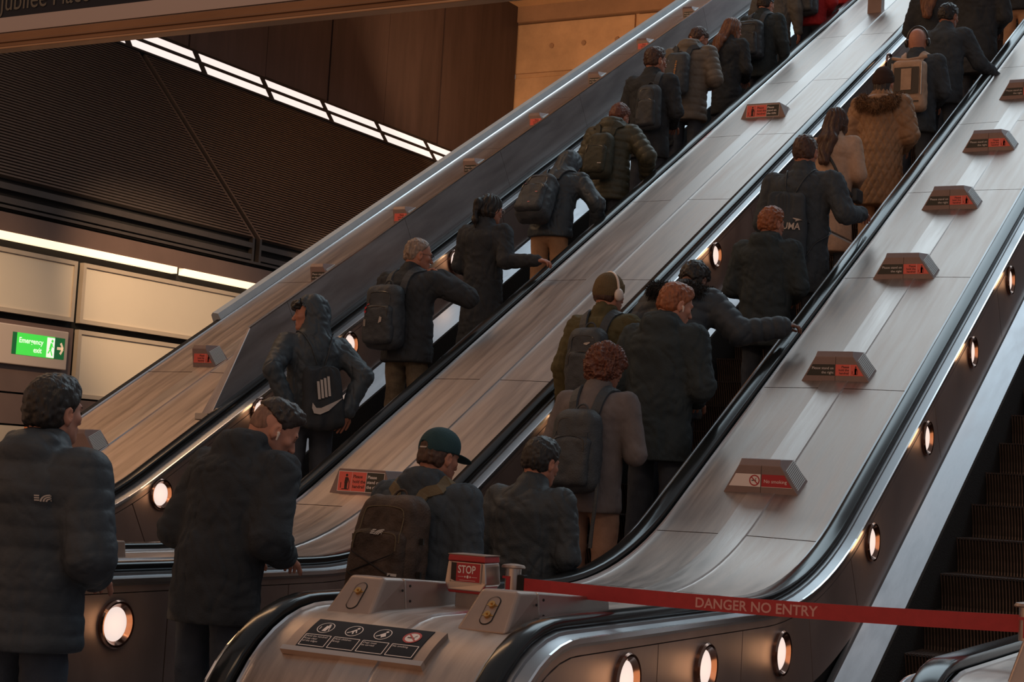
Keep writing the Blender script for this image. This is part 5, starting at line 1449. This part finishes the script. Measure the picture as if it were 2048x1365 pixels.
def attach(P, name, c):
    """a separate thing carried by a person: Empty at local point c, children written in the person's local space"""
    w_ = world(P, c); root = empty(name, tuple(w_), P['rz'])
    def par(o):
        o.parent = root; o.location = tuple(-np.asarray(c)*P['S']); return o
    return root, par
def project(prims, p, dist):
    p = np.array(p, float)
    for _ in range(6):
        e = .004; q = np.array([p, p+[e, 0, 0], p+[0, e, 0], p+[0, 0, e]]); d = evalp(prims, q); g = np.array([d[1]-d[0], d[2]-d[0], d[3]-d[0]])/e
        p = p-unit(g)*(d[0]-dist)*.9
    return p, unit(g)
def ribbon(mb, pts, nrm, w_, th):
    n = len(pts); V = []
    for i in range(n):
        t_ = unit(np.array(pts[min(i+1, n-1)])-np.array(pts[max(i-1, 0)])); b = unit(np.cross(t_, nrm[i]))
        for (u, v) in ((-w_/2, 0), (-w_/2+.004, th), (w_/2-.004, th), (w_/2, 0), (w_/2-.003, -.003), (-w_/2+.003, -.003)): V.append(np.array(pts[i])+b*u+np.array(nrm[i])*v)
    mb.add(V, [(6*i+k, 6*i+(k+1) % 6, 6*i+6+(k+1) % 6, 6*i+6+k) for i in range(n-1) for k in range(6)]+[tuple(range(6)), tuple(range(6*n-6, 6*n))[::-1]])
def interp(pts, n=5):
    P = [np.array(p, float) for p in pts]; P = [2*P[0]-P[1]]+P+[2*P[-1]-P[-2]]; out = []
    for i in range(1, len(P)-2):
        for k in range(n):
            t = k/n; out.append(.5*((2*P[i])+(-P[i-1]+P[i+1])*t+(2*P[i-1]-5*P[i]+4*P[i+1]-P[i+2])*t*t+(-P[i-1]+3*P[i]-3*P[i+1]+P[i+2])*t**3))
    return out+[P[-2]]
def backpack(key, label, w_=.29, h=.45, d=.16, u0=.24, x0=0., m='bagblack', pocket=True, straps=(1, 1), sm=None, style='day', loop=True, logo=None, tilt=0, sling=False):
    P = PEOPLE[key]; T, s, t = P['T'], P['s'], P['t']
    q = P['lh']+R(tilt)
    back = -.115-t-(.008 if P['top'] != 'black' else .0)
    c = T(x0, back-d/2/s*.86, u0)
    Mr = rotm(pitch=q)
    root, par = attach(P, 'backpack', c); tag(root, label, 'backpack')
    loc = lambda a, b, e: c+Mr @ (np.array([a, b, e])*s)
    W2, H2, D2 = w_/2*s, h/2*s, d/2*s
    pr = [rbox(c, (W2, D2, H2), (.055 if style == 'box' else .075)*s, Mr, k=.02, taper=.16 if style == 'box' else .26)]
    if style == 'day': pr.append(ell(loc(0, -d*.18, -h*.10), (W2*.9, D2*.85, H2*.8), Mr, k=.03))
    V, Q = solid(pr, .009); N = vnorm(V, Q)
    V = V+N*(noise3(V*[1, 1, .6], 12, 5)*.009+noise3(V, 30, 6)*.004)[:, None]
    par(np_obj('pack_body', V*P['S'], Q, CB[m], None))
    allp = list(pr)
    if pocket:
        pp = [rbox(loc(0, -d*.48, -h*.14), (W2*.80, D2*.42, H2*.60), .038*s, Mr, k=.02, taper=.12)]
        V, Q = solid(pp, .008); N = vnorm(V, Q); V = V+N*(noise3(V*[1, 1, .7], 16, 9)*.007+noise3(V, 40, 6)*.003)[:, None]
        fpk = par(np_obj('front_pocket', V*P['S'], Q, CB[m], None)); allp += pp
        # zip arcs
        mb = MB()
        for (pw, zt, zl) in ((.68, .42, -.05), (.86, .82, .10)):
            pts = []
            for a in np.linspace(0, math.pi, 17):
                g = loc(math.cos(a)*w_/2*pw, -d*.9, h/2*(zl+(zt-zl)*math.sin(a)**.6)); e, _ = project(allp, g, .001); pts.append(e*P['S'])
            mb.tube(pts, .0028, 5)
        z_ = par(mb.build('zip', CB['strapolive'] if m == 'bagbrown' else M_plblack)); z_.parent = fpk; z_.location = (0, 0, 0)
        # side compression buckles
    for sd in (-1, 1):
        if not straps[0 if sd < 0 else 1]: continue
        A = [T(x0*.5+sd*.062, back-.02, u0+h/2-.055), T(x0*.4+sd*.080, -.085, .515), T(sd*.098, -.01, .545), T(sd*.108, .075, .47), T(sd*.120, .125, .35), T(sd*.140, .11, .21), T(sd*.172, .02, .12), T(x0*.5+sd*.13, back+.01, u0-h/2+.07)]
        pts = interp(A, 4); pp, nn = [], []
        for a in pts:
            e, g = project(P['jp'], a, .007); pp.append(e*P['S']); nn.append(g)
        mb = MB(); ribbon(mb, pp[:-9], nn[:-9], .058, .011)
        par(mb.build('shoulder_strap', CB[sm or m]))
    if loop:
        mb = MB(); a = loc(0, .02, h/2-.005)*P['S']; rr = .035
        ux = Mr @ np.array([1., 0, 0]); uz = Mr @ np.array([0, .25, 1.])
        mb.tube([tuple(a+ux*rr*math.cos(th)+uz*rr*1.1*math.sin(th)) for th in np.linspace(0, math.pi, 9)], .006, 6); par(mb.build('haul_loop', CB[m]))
    P['pack'] = (root, par, loc, allp, c, Mr, w_, h, d)
    return root, par, loc, allp
def decal(P, par, prims, o, Rv, Uv, draw, name, m, push=.002):
    """draw(pl) fills a Plane2 in metres; every vertex is then laid on the surface"""
    Rv, Uv = unit(Rv), unit(Uv); n = np.cross(Rv, Uv)
    pl = Plane2(tuple(np.asarray(o)), tuple(Rv), tuple(Uv), 0.); draw(pl)
    for k, mb in pl.mb.items():
        V = np.array(mb.v); lay = ((V-np.asarray(o)) @ n)
        base = V-lay[:, None]*n; X = base+n*.08
        for _ in range(14): X = X-n*(evalp(prims, X)*.8)[:, None]
        mb.v = [tuple(v) for v in (X+n*(push+lay)[:, None])*P['S']]
        par(mb.build(name, m))
def north_mark(pl, k, w_):
    """quarter-dome mark of three nested arcs with lettering bars"""
    for i, r in enumerate((1., .74, .48)):
        pts = [(w_*(.5-r*.62*math.cos(a)), w_*r*.62*math.sin(a)*.78) for a in np.linspace(0, math.pi/2, 9)]
        inn = [(w_*(.5-(r-.17)*.62*math.cos(a)), w_*(r-.17)*.62*math.sin(a)*.78) for a in np.linspace(math.pi/2, 0, 9)]
        pl.poly(k, (pts+inn)[::-1])
    for i in range(3): pl.rect(k, -w_*.45, w_*(.04+.15*i), w_*-.14, w_*(.13+.15*i)); pl.rect(k, w_*.52, w_*(.04+.15*i), w_*.56, w_*(.13+.15*i))
# ---------------------------------------------------------------- the people
LA, LB = (-6.75, -6.35), (-4.12, -3.92)
person('F1', 'person at the far left front in a glossy black puffer jacket, short black hair', 112, 750, H=1.77, fixed=4.25, lean=2, hy=-4, hair='thick', hc='black', sk='fair', top='puffblack', t=.040, puff=.005, hood='down', hem=.80, arms=('front', 'pocket'), armR=((.250, -.02, .205), (.09, .20, .13)), wide=1.06, pants='jeans', res=.009)
person('F2', 'person in a plain black hooded jacket with head bowed, hair shaved at the neck', 582, 806, H=1.82, fixed=5.45, lean=5, hunch=20, hy=-34, hp=24, hair='fade', hc='dark', sk='fair', top='black', t=.030, hood='down', hem=.78, arms=('front', 'front'), wide=1.04, rz=-6, pants='jeans', res=.009)
HG = 'capgreen'
person('B1', 'person in a dark baseball cap carrying a big brown and black backpack', 888, 861, H=1.74, lane=(-4.1, -3.9), fixed=6.45, lean=4, hunch=6, hy=-18, hp=8, hair='cap', hc='brown', sk='warm', top='coal', t=.030, hem=.72, arms=('front', 'front'), collar='black', wide=1.1, res=.009, hood='down')
person('B2', 'person with short black hair and a dark denim jacket, right of the capped one', 1092, 877, H=1.72, lane=(-3.95, -3.85), hunch=8, lean=2, hy=-16, hp=10, hair='thick', hc='black', sk='warm', top='navy', t=.022, hem=.84, arms=('front', 'front'), wide=1.0, res=.009)
person('B3', 'person with curly brown hair in a pale grey blazer and beige trousers', 1222, 688, H=1.72, lane=(-4.1, -3.95), hy=-14, hp=14, hunch=6, hair='curly', hc='curl', sk='warm', top='blazer', t=.016, hem=.80, arms=('down', 'phone'), collar='whiteshirt', pants='beigetrouser', res=.009, wide=.98, wrk=.4)
HG = 'beanieolive'
person('B4', 'person in an olive beanie and olive jacket wearing pale headphones', 1222, 545, H=1.78, lane=(-4.6, -4.4), hy=-22, hp=4, hair='beanie', hc='brown', sk='fair', top='olive', t=.026, hem=.74, arms=('down', 'down'), collar='scarf', pants='jeans', res=.010)
person('B5', 'person with short ginger hair in a long dark teal raincoat, white earbud', 1362, 568, H=1.76, lane=(-4.0, -3.85), hy=-38, hp=16, hunch=6, hair='short', hc='ginger', sk='fair', top='teal', t=.030, hem=.70, hood='down', arms=('down', 'front'), collar='whiteshirt', res=.010, wide=1.02)
person('B6', 'person bent forward in a black padded coat with furry hood, hand on rail', 1400, 532, H=1.70, lane=(-4.15, -4.0), lean=10, hunch=18, hy=-10, hp=28, hair='curlyshort', hc='black', sk='brown', top='puffblack', t=.040, puff=.010, hood='fur', hoodm='furblack', hem=.62, reachR=((1558, 655), -3.56), hands=('relax', 'grip'), palms=(None, (0, .2, -1)), res=.010, wide=1.06)
person('B7', 'person with tousled ginger hair in a plain dark green waterproof jacket', 1545, 415, H=1.74, lane=(-4.1, -3.95), hy=-26, hp=2, hair='curlyshort', hc='ginger', sk='warm', top='teal', t=.032, hood='down', hem=.66, arms=('front', 'front'), wide=1.08, res=.010)
person('B8', 'person in a black coat with a drawstring bag, resting a hand on the rail', 1612, 268, H=1.84, lane=(-4.05, -3.9), hy=-4, hair='crop', hc='brown', sk='warm', top='coal', t=.024, hem=.62, reachR=((1718, 430), -3.57), palms=(None, (0, .2, -1)), armL=ARMS['front'], hands=('relax', 'grip'), res=.010, wide=1.12)
person('B9', 'person with long dark brown hair in a beige coat', 1675, 216, H=1.68, lane=(-4.35, -4.1), hy=-16, hair='long', hc='brown', sk='fair', top='beige', wrk=.5, t=.022, hem=.42, arms=('front', 'front'), pants='jeans', res=.010, wide=.92, flare=.02)
HG = 'beaniebrown'
person('B10', 'person in a quilted brown parka with a fur-trimmed hood and dark beanie', 1768, 136, H=1.68, lane=(-4.05, -3.9), hy=-4, hair='beaniehair', hc='dark', sk='fair', top='parka', t=.042, quilt=.012, hood='fur', hoodm='fur', hem=.50, arms=('down', 'front'), pants='sandtrouser', res=.009, wide=.98, flare=.01)
person('B11', 'bald person wearing black headphones and a cream backpack', 1836, 56, H=1.78, lane=(-4.1, -3.9), hy=4, hair='bald', hc='shave', sk='fair', top='coal', t=.026, hem=.74, arms=('front', 'front'), res=.010, wide=1.06)
person('B12', 'person with dark hair in a dark jacket above and right of the bald one', 1900, 8, H=1.76, lane=(-4.05, -3.85), hy=-22, hp=8, hunch=6, hair='short', hc='black', sk='tan', top='coal', t=.024, hem=.74, arms=('front', 'rail'), hands=('relax', 'grip'), res=.011, wide=1.02)
person('B13', 'person with long ginger-brown hair at the top of the middle escalator', 1872, -58, H=1.72, lane=(-4.55, -4.35), hy=-10, hair='long', hc='lbrown', sk='fair', top='black', t=.022, hem=.60, arms=('front', 'front'), res=.012)
person('B14', 'person in a black coat at the top edge, head out of the picture', 1958, -85, H=1.80, lane=(-4.15, -3.9), hair='short', hc='dark', sk='tan', top='black', t=.030, hem=.56, arms=('front', 'front'), res=.012, wide=1.1)
person('B15', 'person in sand-coloured trousers by the top right corner, black sleeve forward', 2040, -110, H=1.72, lane=(-4.1, -3.9), hair='short', hc='dark', sk='warm', top='black', t=.024, hem=.86, arms=('front', 'rail'), hands=('relax', 'relax'), pants='sandtrouser', res=.012)
# left escalator
person('A1', 'hooded teenager looking back to the left, hands on hips behind', 622, 592, H=1.74, lane=(-6.75, -6.5), rz=52, hy=74, hp=2, hroll=4, hunch=6, hair='fringe', hc='black', sk='warm', top='leather', t=.022, hood='up', hem=.84, arms=('back', 'back'), hands=('flat', 'flat'), res=.009, palms=((.3, .9, -.2), (-.3, .9, -.2)))
person('A2', 'older person with grey hair and glasses, hand raised to the chin', 842, 477, H=1.72, lane=(-6.75, -6.45), hy=-42, hp=8, hair='receding', hc='grey', sk='warm', top='black', t=.030, hem=.80, reachR=((884, 556), -6.20), armL=ARMS['front'], palms=(None, (-.8, -.5, .2)), hands=('relax', 'fist'), pants='camo', collar='black', res=.010, wide=1.06)
HG = 'black'
person('A3', 'person with a black ponytail in a long black coat reaching for the rail', 986, 390, H=1.68, lane=(-6.6, -6.35), hy=-22, hp=8, hair='pony', hc='black', sk='warm', top='black', t=.024, hem=.34, reachR=((1070, 522), -5.93), palms=(None, (0, .2, -1)), armL=ARMS['front'], hands=('relax', 'grip'), res=.010, wide=.95, flare=.03)
person('A4', 'person bowed forward with black hood up, leather jacket and sand trousers', 1150, 310, H=1.72, lane=(-6.6, -6.35), lean=10, hunch=20, hp=20, hy=-10, hair='none', hc='black', sk='warm', top='leather', t=.026, hood='up', hem=.86, armR=((.36, .06, .25), (.30, .28, .05)), armL=ARMS['front'], pants='tan', res=.010, wide=1.05)
person('A5', 'person in a dark green puffer jacket with head bowed', 1247, 211, H=1.72, lane=(-6.55, -6.35), hp=20, hunch=10, lean=3, hy=-12, hair='short', hc='curl', sk='warm', top='puffgreen', t=.038, puff=.012, hood='down', hem=.76, armR=((.35, .03, .24), (.26, .26, .08)), armL=ARMS['front'], res=.010, wide=1.04)
person('A6', 'person with dark quiff, glasses and earbud, in a black jacket', 1312, 94, H=1.82, lane=(-6.6, -6.4), hy=-30, hp=2, hair='short', hc='brown', sk='warm', top='black', t=.024, hem=.70, arms=('front', 'front'), res=.010, collar='black')
person('A7', 'person with shaved hair in a grey-green puffer jacket, holding a phone', 1408, 58, H=1.78, lane=(-6.55, -6.35), hy=-34, hp=26, hunch=10, hair='crop', hc='brown', sk='warm', top='puffgrey', t=.038, puff=.010, hood='down', hem=.72, arms=('front', 'phone'), res=.010, wide=1.05)
person('A8', 'person with long light brown hair and a black top', 1468, 37, H=1.66, lane=(-6.55, -6.3), hy=-36, hp=8, hair='long', hc='lbrown', sk='fair', top='black', t=.022, hem=.60, arms=('front', 'front'), res=.011, wide=.92)
person('A9', 'person in a dark jacket carrying a boxy black rucksack near the top', 1535, -12, H=1.76, lane=(-6.55, -6.3), hy=-20, hp=10, hair='short', hc='dark', sk='fair', top='teal', t=.026, hem=.74, arms=('front', 'down'), res=.012)
person('A10', 'person with a long grey-brown sleeve beside the red jacket, top edge', 1558, -75, H=1.74, lane=(-6.85, -6.6), hair='short', hc='dark', sk='fair', top='greygreen', t=.030, hem=.70, arms=('down', 'down'), res=.012)
person('A11', 'person in a red jacket at the top edge, head out of the picture', 1628, -88, H=1.72, lane=(-6.55, -6.3), hair='short', hc='dark', sk='fair', top='red', t=.036, hem=.82, arms=('front', 'front'), res=.012)
person('A12', 'second person in red at the very top of the left escalator', 1700, -120, H=1.72, lane=(-6.5, -6.2), hair='short', hc='dark', sk='fair', top='red', t=.030, hem=.80, arms=('front', 'down'), res=.013)
person('A13', 'person mostly hidden behind the glasses wearer, only brown hair showing', 1338, 118, H=1.62, lane=(-6.95, -6.75), hair='long', hc='curl', sk='warm', top='black', t=.022, hem=.6, arms=('front', 'front'), res=.012)
# ---------------------------------------------------------------- carried and worn things
def pack_decal(key, u, v, Rv, Uv, draw, name, m, push=.009):
    P = PEOPLE[key]; root, par, loc, allp, c, Mr, w_, h, d = P['pack']
    decal(P, par, allp, loc(u, -d*.5, v), Mr @ np.array(Rv, float), Mr @ np.array(Uv, float), draw, name, m, push)
XR, ZU = (1, 0, 0), (0, 0, 1)
backpack('B1', 'big brown-black rucksack with a white dome mark, worn by the capped person', w_=.38, h=.52, d=.20, u0=.21, x0=-.01, m='bagbrown', sm='strapolive')
pack_decal('B1', .0, .055, XR, ZU, lambda pl: north_mark(pl, 'a', .062), 'dome_mark', M_logo)
pack_decal('B1', .12, -.12, XR, ZU, lambda pl: (pl.rect('a', -.02, -.006, .02, .006)), 'side_tag', M_logo)
backpack('B3', 'plain black rucksack with dangling strap on the grey blazer', w_=.31, h=.46, d=.15, u0=.20, m='bagblack')
backpack('B4', 'black rucksack with a tiny white mark on the olive jacket', w_=.29, h=.47, d=.15, u0=.21, m='bagblack')
pack_decal('B4', .03, .125, XR, ZU, lambda pl: pl.poly('a', [(-.022, -.004), (.0, -.010), (.024, .004), (.020, .010), (-.018, .004)]), 'small_mark', M_logo)
pack_decal('B4', -.115, -.02, XR, ZU, lambda pl: pl.rect('a', -.003, -.03, .003, .03), 'side_print', M_logo)
backpack('A2', 'black rucksack with red and white prints on the grey-haired person', w_=.32, h=.48, d=.19, u0=.19, x0=-.06, m='bagblack')
def marks(pl):
    for i in range(3): pl.poly('a', [(-.012, .062-i*.028), (.0, .046-i*.028), (.012, .062-i*.028), (.0, .072-i*.028)])
pack_decal('A2', -.09, .02, XR, ZU, marks, 'red_marks', CB['red'])
pack_decal('A2', -.09, -.055, XR, ZU, lambda pl: (pl.rect('a', -.010, -.028, -.004, .022), pl.rect('a', .002, -.028, .008, .022)), 'white_print', M_logo)
pack_decal('A2', .045, -.03, XR, ZU, lambda pl: pl.poly('a', [(-.015, -.03), (.01, -.018), (.014, .012), (-.005, .02)]), 'clear_tag', M_logo)
backpack('A4', 'black rucksack with small pink tags on the hooded bowed person', w_=.32, h=.48, d=.20, u0=.20, x0=-.03, m='bagblack')
for (a, b) in ((-.08, .06), (.06, -.04), (.02, -.15)): pack_decal('A4', a, b, XR, ZU, lambda pl: pl.rect('a', -.010, -.004, .010, .004), 'pink_tag', mat('pink_tag', (.62, .16, .18), .5))
backpack('A5', 'dark olive rucksack on the green puffer jacket', w_=.28, h=.45, d=.16, u0=.20, x0=.01, m='bagolive')
pack_decal('A5', .07, -.12, XR, ZU, lambda pl: pl.rect('a', -.018, -.004, .018, .004), 'white_mark', M_logo)
backpack('A6', 'slim black rucksack on the person with glasses and quiff', w_=.25, h=.42, d=.13, u0=.20, x0=.07, m='bagblack', straps=(0, 1))
pack_decal('A6', -.16, .02, XR, ZU, lambda pl: pl.rect('a', -.03, -.003, .03, .003), 'light_bar', M_logo) if False else None
backpack('A7', 'black roll-top rucksack with orange lettering on the grey-green puffer', w_=.29, h=.46, d=.14, u0=.22, x0=-.03, m='bagblack', pocket=False)
M_orangep = mat('orange_print', (.50, .22, .05), .6)
pack_decal('A7', -.04, .0, (0, 0, -1), XR, lambda pl: pl.text('a', 'HELLRAISER'.replace('HELLRAISER', 'WATERPROOF'), -.10, -.008, .026), 'orange_lettering', M_orangep) if False else None
def squig(pl):
    rng = random.Random(4)
    for i in range(11): z = .10-i*.02; pl.rect('a', -.006-rng.random()*.004, z, .006+rng.random()*.004, z+.010+rng.random()*.004)
pack_decal('A7', .02, .0, XR, ZU, squig, 'orange_lettering', M_orangep)
backpack('A9', 'boxy black rucksack with flat lid near the top of the left escalator', w_=.32, h=.44, d=.20, u0=.20, x0=-.05, m='bagblack', style='box')
backpack('A11', 'black rucksack with red cord on the red jacket', w_=.34, h=.46, d=.20, u0=.20, m='bagblack')
# cream roll-top pack with black inset
backpack('B11', 'cream roll-top backpack with black inset on the bald person', w_=.33, h=.48, d=.17, u0=.21, m='bagcream', pocket=False, style='box', loop=False)
P = PEOPLE['B11']; root, par, loc, allp, c, Mr, w_, h, d = P['pack']
pack_decal('B11', 0, .02, XR, ZU, lambda pl: [pl.rect('a', -.115+i*.046, -.11+j*.05, -.115+(i+1)*.046, -.11+(j+1)*.05) for i in range(5) for j in range(5)], 'black_inset', M_plblack, .013)
pack_decal('B11', 0, .03, XR, ZU, lambda pl: [pl.rect('a', -.048+i*.048, -.085+j*.05, -.048+(i+1)*.048, -.085+(j+1)*.05) for i in range(2) for j in range(4)], 'cream_flap', CB['bagcream'], .019)
pack_decal('B11', .09, -.16, XR, ZU, lambda pl: pl.rect('a', -.03, -.008, .03, .008), 'dark_tag', M_plblack)
mb = MB(); mb.tube([tuple(loc(x, -.02-.02*math.cos(x*18), h/2+.012-.03*math.cos(x*10)*.5+abs(x)*.12)*P['S']) for x in np.linspace(-.16, .16, 13)], .015, 8); par(mb.build('rolled_top', CB['bagcream'], smooth=True))
for sd in (-1, 1):
    mb = MB(); mb.tube([tuple(loc(sd*.135, -d*.50, z)*P['S']) for z in np.linspace(.20, -.10, 8)], .006, 6); par(mb.build('trim_cord', M_trim2))
# drawstring bags
def drawstring(key, label, w_, h, u0, x0, tilt, m, d=.09):
    P = PEOPLE[key]; T, s, t = P['T'], P['s'], P['t']; q = P['lh']
    c = T(x0, -.135-t-d*.3, u0); Mr = rotm(pitch=q, roll=R(tilt)); root, par = attach(P, 'drawstring_bag', c); tag(root, label, 'bag')
    loc = lambda a, b, e: c+Mr @ (np.array([a, b, e])*s)
    pr = [rbox(c, (w_/2*s, d/2*s, h/2*s), .04*s, Mr, k=.02, taper=.30), ell(loc(0, 0, -h*.2), (w_*.46*s, d*.55*s, h*.34*s), Mr, k=.03)]
    V, Q = solid(pr, .008); N = vnorm(V, Q); a = np.arctan2(V[:, 0]-c[0], -(V[:, 1]-c[1])); up = np.clip((V[:, 2]-c[2])/(h*s/2), 0, 1)
    V = V+N*(np.sin(a*14)*.006*up+noise3(V*[1.3, 1, .5], 16, 3)*.010)[:, None]
    par(np_obj('bag_body', V*P['S'], Q, CB[m], None))
    mb = MB()
    for sd in (-1, 1):
        pts = [T(x0*.6+sd*.03, -.14-t, u0+h*.48), T(sd*.075, -.10, .50), T(sd*.098, -.01, .545), T(sd*.108, .075, .47), T(sd*.125, .12, .33), T(sd*.165, .04, .15), T(sd*.15+x0*.4, -.10, .02), T(x0*.7+sd*w_*.40, -.15, u0-h*.42)]
        out = []
        for p in interp(pts, 5): e, g = project(P['jp'], p, .006); out.append(e*P['S'])
        mb.tube(out, .005, 6)
    par(mb.build('cord', CB['bagblack'])); P['pack'] = (root, par, loc, pr, c, Mr, w_, h, d)
drawstring('B8', 'black drawstring bag with white leaping-cat print', .34, .46, .14, -.05, 4, 'coal')
def puma(pl):
    V, F = text_mb('PUMA', .068, 'LEFT', True); W = max(v[0] for v in V)
    pl.get('a').add([pl.P(-.10+v[0]/W*.165, -.035+v[1]*1.0, 0) for v in V], F)
    c = [(0, .35), (.06, .40), (.22, .36), (.40, .30), (.55, .36), (.68, .52), (.80, .78), (.86, 1.0), (.90, .98), (.86, .76), (.84, .60), (.94, .52), (.97, .44), (.86, .46), (.76, .36), (.74, .20), (.80, .06), (.74, .08), (.66, .22), (.52, .20), (.34, .12), (.22, .02), (.16, .04), (.24, .16), (.12, .24), (.06, .32)]
    q = [(.0+x*.13, .022+y*.065) for x, y in c]
    # fan in strips to stay simple
    pl.get('a').add([pl.P(x, y) for x, y in q], [tuple(range(len(q)))[::-1]])
pack_decal('B8', .070, .005, XR, ZU, puma, 'white_print', M_logo, .020)
drawstring('A1', 'black drawstring bag with white stripes and a curved tick mark', .30, .42, .12, .03, -6, 'black')
def tick(pl):
    for i in range(4): pl.rect('a', -.065+i*.024, .0+i*.006, -.048+i*.024, .120+i*.010)
    q = [(-.11, -.055), (-.10, -.090), (-.06, -.100), (.0, -.078), (.11, .005), (.0, -.038), (-.05, -.058), (-.082, -.056), (-.104, -.020)]
    pl.poly('a', q)
pack_decal('A1', .01, -.02, XR, ZU, tick, 'white_print', M_logo, .020)
# shoulder bag of the beige coat
P = PEOPLE['B9']; T = P['T']; c = T(.19, .10, .02); root, par = attach(P, 'shoulder_bag', c); tag(root, 'small black shoulder bag on a cross-body strap over the beige coat', 'bag')
pts = [T(-.085, -.05, .51), T(-.03, -.13, .40), T(.05, -.15, .26), T(.13, -.13, .12), T(.18, -.04, .03), T(.19, .03, .0)]
pp, nn = [], []
for a in interp(pts, 5): e, g = project(P['jp'], a, .006); pp.append(e*P['S']); nn.append(g)
mb = MB(); ribbon(mb, pp, nn, .022, .004); par(mb.build('strap', CB['bagblack']))
mb = MB(); k = len(pp)//2; mb.box(-.009, .009, -.003, .003, -.009, .009); mb.v = [tuple(np.array(v)+pp[k]+np.array(nn[k])*.008) for v in mb.v]; par(mb.build('buckle', M_brass))
V, Q = solid([rbox(c, (.035, .09, .06), .02, k=.01)], .008); par(np_obj('bag_body', V*P['S'], Q, CB['bagblack']))
# headphones
def headphones(key, label, m, band=True):
    P = PEOPLE[key]; c = P['Hd']([0, 0, 0]); root, par = attach(P, 'headphones', c); tag(root, label, 'headphones')
    for sd in (-1, 1):
        V, Q = solid([ell(P['Hd']([sd*.098, -.008, -.012]), np.array([.022, .036, .042])*P['s'], P['Rh'], k=.01)], .005); par(np_obj('ear_cup', V*P['S'], Q, m))
    mb = MB(); pts = [P['Hd']([.098*math.cos(a), -.015, -.0+.140*math.sin(a)])*P['S'] for a in np.linspace(.05, math.pi-.05, 19)]; mb.tube([tuple(p) for p in pts], .009, 8); par(mb.build('headband', m, smooth=True))
headphones('B4', 'pale over-ear headphones on the olive beanie', M_plwhite)
headphones('B11', 'black over-ear headphones on the bald head', M_plblack)
def earbud(key, label):
    P = PEOPLE[key]; c = P['Hd']([.088, .004, -.022]); root, par = attach(P, 'earbud', c); tag(root, label, 'earbud')
    mb = MB(); q = [P['Hd'](v)*P['S'] for v in ([.084, .002, -.016], [.092, .004, -.020], [.092, .008, -.034], [.091, .011, -.046])]; mb.tube([tuple(v) for v in q], [.007, .007, .0042, .0035], 8); par(mb.build('bud', M_plwhite, smooth=True))
earbud('F2', 'white earbud in the ear of the person with a shaved neck'); earbud('B5', 'white earbud in the ear of the ginger-haired person'); earbud('A6', 'white earbud in the ear of the person with the quiff')

def specs(key, m):
    P = PEOPLE[key]; mb = MB(); H = lambda v: tuple(P['Hd'](v)*P['S'])
    for sd in (-1, 1):
        mb.tube([H([sd*(.033+.025*math.cos(a)), .108-.004*abs(math.cos(a)), .0+.020*math.sin(a)]) for a in np.linspace(0, 2*math.pi, 17)], .0018, 5)
        mb.tube([H([sd*.058, .104, .004]), H([sd*.078, .06, .004]), H([sd*.082, .0, .002]), H([sd*.082, -.012, -.010])], .0018, 5)
    mb.tube([H([-.009, .110, .004]), H([.009, .110, .004])], .0018, 5); mb.build('spectacles', m, P['root'])
specs('A2', M_glassy); specs('A6', M_trim2); specs('A3', M_trim2)
# marks on clothing, seams
P = PEOPLE['F1']
def keep(P):
    def par(o): o.parent = P['root']; return o
    return par
decal(P, keep(P), P['jp'], P['T'](.150, -.16, .375), XR, ZU, lambda pl: north_mark(pl, 'a', .052), 'shoulder_mark', M_logo, .012)
decal(P, keep(P), P['jp'], P['T'](-.06, -.16, .03), XR, ZU, lambda pl: pl.rect('a', -.008, -.003, .008, .003), 'small_tag', M_logo, .014)
P = PEOPLE['A7']; w0 = P['J'][1][2]
root, par = attach(P, 'phone', w0+np.array([-.03, .12, .03])); tag(root, 'slim phone held by the person in the grey-green puffer', 'phone')
mb = MB(); mb.box(-.035, .035, -.07, .07, -.004, .004); mb.v = [tuple((np.array(v)+w0+np.array([-.03, .12, .03]))*P['S']) for v in mb.v]; par(mb.build('phone_body', M_trim2))
# loose straps of the grey blazer's rucksack
P = PEOPLE['B3']; root, par, loc, allp, c, Mr, w_, h, d = P['pack']
mb = MB(); pts = interp([loc(.14, .0, -.12), loc(.155, -.02, -.26), loc(.150, -.02, -.42), loc(.155, -.03, -.52)], 5); ribbon(mb, [p*P['S'] for p in pts], [np.array([.2, -1, 0])]*len(pts), .022, .004); par(mb.build('loose_strap', CB['bagblack']))
# pet-free small items: orange carrier by the tall person in black
P = PEOPLE['B8']
P = PEOPLE['A11']; root, par, loc, allp, c, Mr, w_, h, d = P['pack']
mb = MB(); mb.tube([tuple(loc(-.10+.2*i/10, -d*.98+.02*abs(i-5)/5, .02-.06*math.sin(math.pi*i/10))*P['S']) for i in range(11)], .004, 6); par(mb.build('red_cord', CB['red']))

# bungee cords and buckles of the big brown rucksack
P = PEOPLE['B1']; root, par, loc, allp, c, Mr, w_, h, d = P['pack']
for (xa, za, xb, zb_) in ((-.13, -.02, .10, -.12), (.13, -.02, -.10, -.12), (-.13, -.12, .12, -.22), (.13, -.12, -.12, -.22)):
    mb = MB(); pts = []
    for i in range(11):
        e, _ = project(allp, loc(xa+(xb-xa)*i/10, -d*1.1, za+(zb_-za)*i/10), .010); pts.append(tuple(e*P['S']))
    mb.tube(pts, .0028, 5); par(mb.build('bungee_cord', M_plblack))
for (xa, za) in ((.165, .05), (.165, -.10), (-.165, .05)):
    e, g = project(allp, loc(xa, -.03, za), .012); mb = MB(); mb.box(-.010, .010, -.006, .006, -.014, .014); mb.v = [tuple(np.array(v)+e*P['S']) for v in mb.v]; par(mb.build('buckle', M_plblack))
